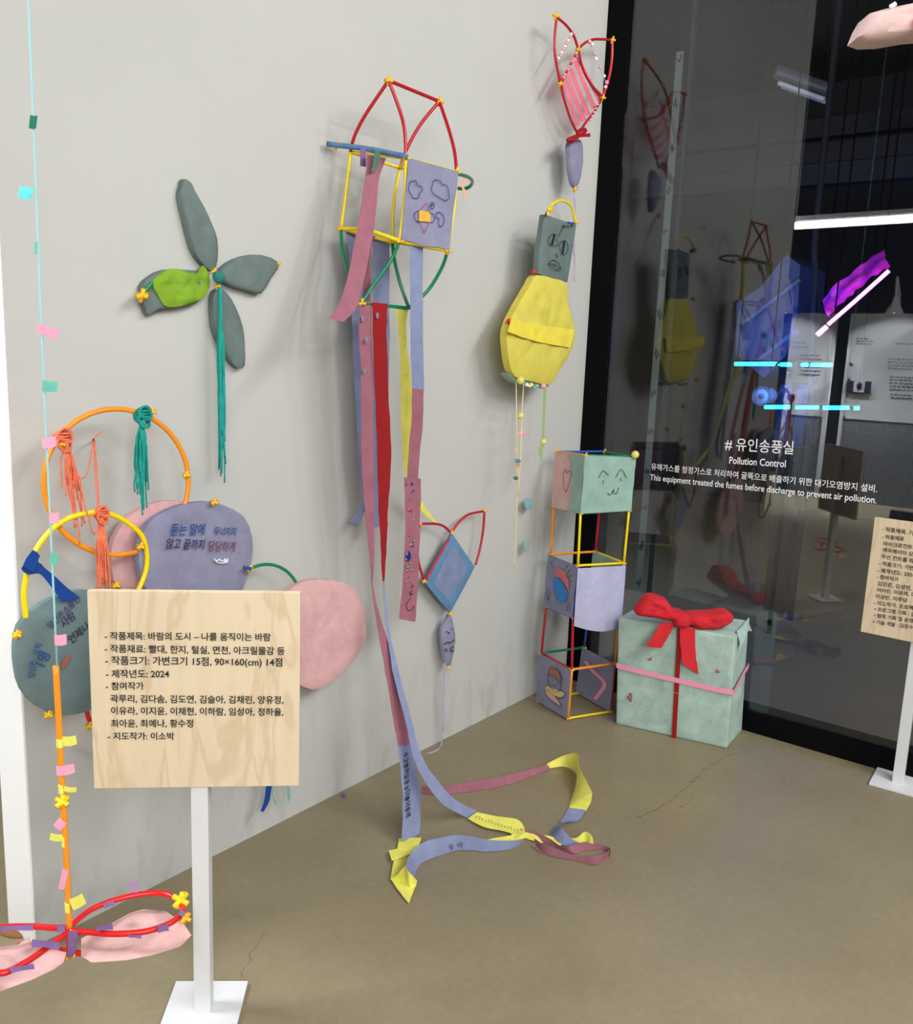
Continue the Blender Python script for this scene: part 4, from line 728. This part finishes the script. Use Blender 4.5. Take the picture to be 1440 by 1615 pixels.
band(94.5, 1172, m_fy); flag(111, 1167, 22, 15, -6, m_fy, 'yellow tape flag'); flag(106, 1211, 28, 15, -8, m_fp, 'pink tape flag', d=.008); band(97.5, 1244, m_fy); flag(112, 1243, 20, 8, 8, m_fy, 'yellow tape flag')
flag(98, 1296, 15, 16, 40, m_fp, 'pink tape flag', d=.008); band(102, 1327, m_fy, 16); flag(90, 1319, 20, 11, 8, m_fy, 'yellow tape flag'); flag(103, 1383, 10, 32, 12, m_fp, 'pink tape flag', d=.008); flag(124, 1420, 22, 18, -25, m_fy, 'yellow tape flag'); band(107.5, 1431, m_fy, 16)
connector(D(99.5, 1263, .004), hm, .015, m_yel)
hub = D(109, 1466); zh = hub.z; zl = D(110, 1502).z
Q = lambda x, y: F(x, y, zh); Q2 = lambda x, y: F(x, y, zl)
tube('hoop', [Q(*p) for p in ((110, 1466), (140, 1437), (180, 1420), (225, 1410), (262, 1410), (284, 1424), (288, 1438), (270, 1455), (230, 1469), (180, 1473), (140, 1470))], m_hot, hm, .0062, True, 6, label='upper right red hoop')
tube('hoop', [Q(*p) for p in ((110, 1466), (80, 1463), (45, 1461), (0, 1463), (-50, 1475), (-70, 1498), (-45, 1522), (0, 1535), (40, 1518), (78, 1492))], m_hot, hm, .0062, True, 6, label='upper left red hoop')
tube('hoop', [Q2(*p) for p in ((110, 1501), (140, 1505), (185, 1509), (232, 1502))], m_hot, hm, .0062, False, 6); tube('hoop', [Q2(*p) for p in ((110, 1501), (80, 1495), (55, 1490), (28, 1491))], m_hot, hm, .0062, False, 6); tube('hoop', [Q2(*p) for p in ((110, 1501), (92, 1513), (70, 1527))], m_hot, hm, .0062, False, 6)
tube('straw', [hub, hub.lerp(Q2(110, 1502), .5), Q2(110, 1502)], m_hot, hm, .0062); connector(Q2(111, 1505), hm, .012)
zp = (zh+zl)/2
Q3 = lambda x, y: F(x, y, zl+.012)
pillow('paper_blade', [Q3(*p) for p in ((128, 1480), (165, 1462), (205, 1440), (225, 1434), (262, 1437), (290, 1457), (302, 1475), (285, 1492), (240, 1506), (200, 1514), (145, 1518), (128, 1508))], .002, (0, 0, 1), p_pinkl, hm, back=.0015, wr=.008, n=1, rings=14, label='pale pink paper blade on the right')
pillow('paper_blade', [Q3(*p) for p in ((-10, 1495), (28, 1490), (46, 1477), (52, 1490), (105, 1502), (100, 1518), (84, 1529), (50, 1545), (0, 1563), (-60, 1575), (-90, 1540), (-70, 1510))], .002, (0, 0, 1), p_pinkl, hm, back=.0015, wr=.008, n=1, rings=14, label='pale pink paper blade on the left')
def ptape(x, y, wx, wy, rot, z=.010):
    a = math.radians(rot); f = lambda u, v: F(x+u*math.cos(a)-v*math.sin(a), y+u*math.sin(a)+v*math.cos(a), zh+z)
    strip('tape_strip', [f(-wx/2, -wy/2), f(0, -wy/2+1), f(wx/2, -wy/2)], [f(-wx/2, wy/2), f(0, wy/2-1), f(wx/2, wy/2)], m_tape, hm, n=3, wr=.003, label='purple tape')
for a in ((172, 1427, 18, 9, -18), (165, 1463, 26, 9, -10), (257, 1464, 17, 12, -12), (213, 1477, 20, 5, 4), (72, 1490, 44, 13, 6), (25, 1464, 55, 9, -3), (35, 1527, 38, 9, -14), (96, 1464, 12, 12, 0), (287, 1440, 8, 10, 20)): ptape(*a)
strip('tape_strip', [D(114, 1460, .02), D(114, 1480, .02), D(112, 1502, .02)], [D(129, 1458, .02), D(128, 1480, .02), D(122, 1499, .02)], m_tape, hm, n=3, wr=.003, label='purple tape round the hub')
fq = Q(211, 1411); strip('tape_flag', [V(204, 1390, fq), V(204, 1400, fq), V(205, 1412, fq)], [V(217, 1391, fq), V(218, 1401, fq), V(217, 1411, fq)], mat('lilac_flag', (165, 140, 175), .6), hm, n=3, wr=.003, label='lilac tape flag')
connector(Q(285, 1425)+Vector((0, 0, .008)), hm, .019, m_yel); connector(Q3(293, 1457)+Vector((0, 0, .014)), hm, .013)

# ------------------------------------------------------------------ small loose things
tag(ball('bead', F(540, 1252, .008)+Vector((0, -.008, 0)), .008, mat('violet_bead', (110, 80, 150), .4), None), 'tiny violet bead on the floor at the foot of the white wall', 'bead')
o = pillow('paper_scrap', [F(*p, .004) for p in ((-5, 1464), (12, 1462), (28, 1468), (36, 1476), (20, 1478), (0, 1473))], .006, (0, 0, 1), mat('brown_paper', (132, 88, 48), .9, mott=.2), None, back=.003, wr=.003, rings=4)
tag(o, 'brown paper scrap on the floor behind the end of the white wall', 'paper scrap')
pp = CAM+HZ*1.75
pf = thing('paper_windsock', 'pale pink paper windsock hanging at the top right corner', 'windsock', V(1420, 40, pp))
PV = lambda x, y, d=0: V(x, y, pp)-HZ*d
pillow('paper_tube', [PV(*p) for p in ((1354, 58), (1362, 38), (1372, 21), (1400, 13), (1440, 5), (1500, -8), (1560, 0), (1560, 50), (1490, 52), (1440, 56), (1400, 63), (1370, 64))], .022, -HZ, paper('windsock_paper', (198, 170, 166)), pf, back=.05, wr=.012, n=1, flat=5)
tube('straw', [PV(1400, 14, .01), PV(1404, 12, .01), PV(1408, 9, .01)], m_bead_w, pf, .004)
ball('paper_knob', PV(1442, 42, .035), .014, p_film, pf, 'pink knob')
tube('string', [PV(1480, 0), PV(1485, -200), (lambda p, q: p+(q-p)*((4.199-p.z)/(q.z-p.z)))(PV(1480, 0), PV(1485, -200))], m_str, pf, .0015, n=3)
# ------------------------------------------------------------------ exhibition hall opposite, seen mirrored in the glass
m_bd = mat('panel_white', (205, 205, 205), .7, k=1.2); m_txt = mat('print_ink', (60, 60, 62), .8, k=1); m_lamp = mat('lamp_grey', (205, 206, 210), .4)
m_mesh = bpy.data.materials.new('wire_mesh'); m_mesh.use_nodes = True; nt = m_mesh.node_tree; b = nt.nodes['Principled BSDF']
tc = nt.nodes.new('ShaderNodeTexCoord'); ck_ = nt.nodes.new('ShaderNodeTexChecker'); ck_.inputs['Scale'].default_value = 60; ck_.inputs[1].default_value = (.3, .31, .33, 1); ck_.inputs[2].default_value = (.05, .05, .06, 1)
mpp = nt.nodes.new('ShaderNodeMapping'); mpp.inputs['Rotation'].default_value = (.785, 0, 0); nt.links.new(tc.outputs['Object'], mpp.inputs[0]); nt.links.new(mpp.outputs[0], ck_.inputs[0]); nt.links.new(ck_.outputs[0], b.inputs['Base Color'])
TB_ = 7.0
def hallboard(pa, pb_, label, rows):
    ya, yb_ = H(pa, 580, TB_).y, H(pb_, 580, TB_).y; zt_, zb_ = H(1330, 494, TB_).z, H(1330, 660, TB_).z
    t = thing('exhibition_panel', label, 'display panel', (-TB_, (ya+yb_)/2, 0), 'white exhibition panels')
    span('board', (-TB_-.03, yb_, zb_), (-TB_, ya, zt_), m_bd, t); span('mesh_panel', (-TB_-.02, yb_, .0), (-TB_-.005, ya, zb_), m_mesh, t)
    for y_ in (ya, yb_): span('post', (-TB_-.05, y_-.02, 0), (-TB_+.01, y_+.02, zt_), m_lamp, t)
    Vs, Fs = [], []; random.seed(int(pa))
    for (px, py, wd, n_, dz) in rows:
        for i in range(n_):
            p = H(px, py+i*dz, TB_); x_ = 0
            while x_ < wd:
                L_ = random.uniform(.02, .05); box_geo((-TB_+.002, p.y-x_-L_/2, p.z), (.002, L_, .014), Vs, Fs); x_ += L_+.012
    mesh('printed_text', Vs, Fs, m_txt, t, False)
    return t
hallboard(1244, 1309, 'narrow white exhibition panel under a clamp lamp, mirrored in the glass', [(1246, 540, .18, 2, 7), (1262, 560, .2, 6, 6)])
b2 = hallboard(1336, 1560, 'wide white exhibition panel with rows of print, mirrored in the glass', [(1350, 534, .14, 3, 4), (1414, 542, .4, 1, 6), (1400, 566, .5, 4, 5), (1403, 594, .5, 5, 5), (1404, 622, .5, 2, 5)])
def HP(x, y, d=.0): p = H(x, y, TB_); p.x += d; return p
pho = thing('photo_print', 'small dark photo print mounted on the wide white panel', 'photo', HP(1354, 609, .01))
p0, p1 = HP(1336, 600, .012), HP(1373, 621, .02); span('print', (p0.x, p1.y, p1.z), (p1.x, p0.y, p0.z), mat('photo_dark', (28, 30, 42), .4, k=1), pho)
p0, p1 = HP(1348, 600, .02), HP(1363, 619, .024); span('image', (p0.x, p1.y, p1.z), (p1.x, p0.y, p0.z), mat('photo_light', (205, 205, 212), .5, k=1), pho)
p = HP(1356, 609, .026); ball('figure_hair', p, (.003, .03, .04), mat('photo_dark', (28, 30, 42)), pho)
for lx, lab in ((1250, 'grey clamp lamp over the narrow white panel'), (1419, 'grey clamp lamp over the wide white panel')):
    p = HP(lx, 486, .22); t = thing('clamp_lamp', lab, 'lamp', p, 'clamp lamps over the exhibition panels')
    prof = [(.018, .11), (.03, .09), (.035, .04), (.06, .0), (.085, -.05), (.09, -.065)]; Vs, Fs = [], []
    for r_, z_ in prof:
        for k in range(20): Vs.append(p+Vector((r_*math.cos(k*math.pi/10), r_*math.sin(k*math.pi/10), z_)))
    for i in range(len(prof)-1):
        for k in range(20): Fs.append((i*20+k, i*20+(k+1) % 20, (i+1)*20+(k+1) % 20, (i+1)*20+k))
    mesh('lamp_shade', Vs, Fs, m_lamp, t); tube('arm', [p+Vector((0, 0, .11)), p+Vector((0, .01, .2)), p+Vector((-.04, .02, .3)), p+Vector((-.25, .02, .1)), p+Vector((-.25, .02, -.05))], m_lamp, t, .012)
    ball('bulb', p+Vector((0, 0, -.03)), .035, mat('bulb_glow', (245, 248, 255), .5, emit=6, k=1), t)
    l = bpy.data.lights.new('lamp_light', 'SPOT'); l.energy = 750; l.spot_size = 2.3; l.spot_blend = .8; l.shadow_soft_size = .05; l.color = (.9, .95, 1)
    o = bpy.data.objects.new('lamp_light', l); C.objects.link(o); o.location = p+Vector((.03, 0, -.09)); o.rotation_euler = Vector((-.35, 0, -1)).to_track_quat('-Z', 'Y').to_euler(); o.parent = t; o.location = o.location-p
nv = span('wall_screen', (-7.9, -4, 1.9), (-7.8, 1.7, 3.6), m_navy); struct(nv)
ft = thing('fluorescent_tube', 'long bright white fluorescent tube hung across the hall, mirrored in the glass', 'light', H(1340, 350, 5.6))
pa, pb_ = H(1254, 356, 5.6), H(1500, 341, 5.6)
tube('tube_lamp', [pa, pa.lerp(pb_, .5), pb_], mat('tube_glow', (255, 255, 255), .5, emit=16, k=1), ft, .035); tube('lamp_housing', [pa+Vector((0, 0, .06)), (pa+pb_)/2+Vector((0, 0, .06)), pb_+Vector((0, 0, .06))], m_white, ft, .03)
for p in (pa, pb_): tube('hanger', [p+Vector((0, 0, .07)), p+Vector((0, 0, .5)), Vector((p.x, p.y, 4.199))], m_lamp, ft, .004)
# ------------------------------------------------------------------ machine room behind the glass
m_steel = mat('dull_steel', (92, 96, 108), .5, metal=.3, mott=.2, scale=3, k=1)
m_cyan = mat('cyan_glow', (40, 225, 235), .5, emit=6, k=1); m_mag = mat('magenta_glow', (255, 95, 230), .5, emit=12, k=1)
I = lambda x, y, t: G(x, y, -t)
TI = 1.5
def neon(y0_, segs, label, t_):
    t = thing('neon_tube', label, 'neon tube', I(segs[0][0], y0_, t_), 'horizontal cyan neon tubes')
    for a, b_ in segs:
        k = (a-segs[0][0])*.012
        tube('tube_segment', [I(a, y0_+k, t_), I((a+b_)/2, y0_+k, t_), I(b_, y0_+k, t_)], m_cyan, t, .011, n=2)
    a, b_ = segs[0][0], segs[-1][1]; k = (b_-a)*.012
    for x_ in (a+4, b_-4): drop(I(x_, y0_-3+(x_-a)*.012, t_+.045), t)
    tube('tube_rail', [I(a, y0_-3, t_+.04), I((a+b_)/2, y0_-3+k/2, t_+.04), I(b_, y0_-3+k, t_+.04)], m_black, t, .012, n=2)
def drop(p, parent): tube('hanger', [p, p.lerp(Vector((p.x, p.y, 4.199)), .5), Vector((p.x, p.y, 4.199))], m_black, parent, .004, n=2)
neon(574, [(1159, 1228), (1231, 1253), (1264, 1274), (1279, 1312)], 'upper horizontal cyan neon tube glowing behind the glass', TI)
neon(642, [(1206, 1246), (1250, 1291), (1298, 1339), (1347, 1355)], 'lower horizontal cyan neon tube glowing behind the glass', TI+.08)
nm = thing('neon_fixture', 'slanting magenta neon tube with crinkled foil reflector behind the glass', 'neon tube', I(1350, 470, TI))
tube('tube_lamp', [I(1306, 512, TI), I(1354, 470, TI), I(1402, 427, TI)], m_mag, nm, .010); tube('tube_socket', [I(1289, 528, TI), I(1297, 521, TI), I(1304, 515, TI)], m_mag, nm, .013)
strip('foil_reflector', [I(1305, 498, TI+.05), I(1330, 474, TI+.07), I(1370, 440, TI+.07), I(1402, 420, TI+.04)], [I(1297, 474, TI+.12), I(1322, 448, TI+.12), I(1358, 418, TI+.12), I(1394, 392, TI+.12)], mat('foil', (245, 60, 220), .35, metal=.25, bump=.8, bscale=14), nm, wr=.03, cross=8)
tube('bracket', [I(1296, 480, TI+.14), I(1350, 434, TI+.14), I(1398, 395, TI+.14)], m_black, nm, .016)
drop(I(1300, 477, TI+.14), nm); drop(I(1394, 399, TI+.14), nm)
def thingbox(name, label, cat, a, b_, t0, t1, m):
    pa, pb_ = I(*a, t0), I(*b_, t0); o = span(name, (t0, min(pa.y, pb_.y), min(pa.z, pb_.z)), (t1, max(pa.y, pb_.y), max(pa.z, pb_.z)), m, None, .01); tag(o, label, cat); return o
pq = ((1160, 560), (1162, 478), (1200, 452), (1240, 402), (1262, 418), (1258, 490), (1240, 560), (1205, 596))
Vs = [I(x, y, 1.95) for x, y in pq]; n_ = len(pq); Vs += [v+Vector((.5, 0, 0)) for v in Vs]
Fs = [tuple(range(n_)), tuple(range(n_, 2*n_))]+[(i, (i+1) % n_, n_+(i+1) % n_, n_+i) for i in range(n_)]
dk = mesh('air_duct', Vs, Fs, mat('blue_lit_steel', (38, 58, 112), .5, k=1, mott=.35, scale=4), None, False); tag(dk, 'large dull steel duct coloured with a blue glow behind the upper cyan tube', 'duct')  # blue light of the neon is put into the duct's base colour
tube_o = tube('pipe', [Vector((1.75, I(1290, 330, 1.75).y, 4.199)), I(1290, 330, 1.75), I(1286, 430, 1.75), I(1282, 530, 1.75), I(1276, 700, 1.75), Vector((1.75, I(1276, 700, 1.75).y, 0))], mat('dark_steel', (24, 24, 32)), None, .018); tag(tube_o, 'upright steel pipe beside the magenta neon tube', 'pipe')
for (xa, ya, xb, yb, lab) in ((1165, 515, 1262, 440, 'upper slanting steel beam lit blue behind the glass'), (1190, 572, 1258, 520, 'lower slanting steel beam lit blue behind the glass')):
    o = tube('steel_beam', [I(xa, ya, 1.75), I((xa+xb)/2, (ya+yb)/2, 1.75), I(xb, yb, 1.75)], m_steel, None, .022, seg=4); tag(o, lab, 'beam', 'slanting steel beams')
bw = thing('blower', 'round steel blower with a motor block between the two cyan tubes', 'blower', I(1215, 625, 1.7))
q = I(1201, 625, 1.62); tube('fan_housing', [q+Vector((.0, 0, 0)), q+Vector((.06, 0, 0)), q+Vector((.12, 0, 0))], mat('pale_steel', (150, 165, 185), .5, k=1), bw, .05, seg=28); tube('fan_rim', cc(0, 0, .05, .05, lambda a, c_: q+Vector((-.002, a, c_))), m_steel, bw, .006, True, 2)
tube('hub', [q+Vector((-.008, 0, 0)), q, q+Vector((.01, 0, 0))], m_steel, bw, .015, seg=16)
q = I(1250, 625, 1.8); span('motor_block', (q.x, q.y-.09, q.z-.3), (q.x+.25, q.y+.09, q.z+.07), mat('navy_motor', (30, 44, 90), .6, k=1), bw, .03)
span('pedestal', (q.x+.05, q.y-.06, 0), (q.x+.2, q.y+.06, q.z-.3), m_dark, bw); 
vp = thing('hoop_stand', 'black hoop on an upright spindle in front of the cyan tubes', 'valve', I(1253, 640, 1.4))
q = I(1239, 578, 1.4); tube('hoop_rim', cc(0, 0, .05, .032, lambda a, c_: q+Vector((.02*a, a, c_))), m_black, vp, .007, True, 2)  # dark hoop shape on an upright pole
tube('pole', [I(1253, 570, 1.4), I(1252, 605, 1.4), I(1250, 645, 1.4), Vector((1.4, I(1250, 645, 1.4).y, 0))], m_black, vp, .013)
for i, (xa, ya, xb, yb, t_) in enumerate(((1195, 213, 1500, 188, 3), (1200, 250, 1500, 228, 2.6), (1200, 282, 1500, 262, 2.2))):
    pa, pb_ = I(xa, ya, t_), I(xb, yb, t_); o = span('ceiling_beam', (t_, -5.9, pa.z-.06), (t_+.1, 4.9, pa.z+.06), mat('dark_steel', (24, 24, 32), .6, k=1)); tag(o, ('highest', 'middle', 'lowest')[i]+' of three steel beams crossing the dark room behind the glass', 'beam', 'ceiling beams behind the glass')
fx = thing('strip_light', 'unlit twin strip light under the dark ceiling behind the glass', 'light', I(1264, 143, 2))
for dx in (0, .07): tube('tube_lamp', [I(1228, 131, 2)+Vector((dx, 0, 0)), I(1264, 144, 2)+Vector((dx, 0, 0)), I(1300, 157, 2)+Vector((dx, 0, 0))], m_white, fx, .014)
tube('housing', [I(1222, 127, 2.03)+Vector((.02, 0, .05)), I(1264, 142, 2.03)+Vector((.02, 0, .05)), I(1304, 156, 2.03)+Vector((.02, 0, .05))], m_steel, fx, .05, seg=4); drop(I(1235, 129, 2.06), fx); drop(I(1295, 150, 2.06), fx)
l = bpy.data.lights.new('room_fill_light', 'POINT'); l.energy = 2.5; l.color = (.35, .3, 1); l.shadow_soft_size = .1  # added dim violet fill for the machine room, no lamp stands there
o = bpy.data.objects.new('room_fill_light', l); C.objects.link(o); o.location = (3.4, -1.2, 2.2)
for p_, e_ in ((I(1215, 540, 1.35), 13.0), (I(1240, 610, 1.45), 8.0)):
    l = bpy.data.lights.new('neon_spill', 'POINT'); l.energy = e_; l.color = (.0, .16, 1); l.shadow_soft_size = .15  # added blue point lamps that strengthen the glow round the cyan tubes
    o = bpy.data.objects.new('neon_spill', l); C.objects.link(o); o.location = p_
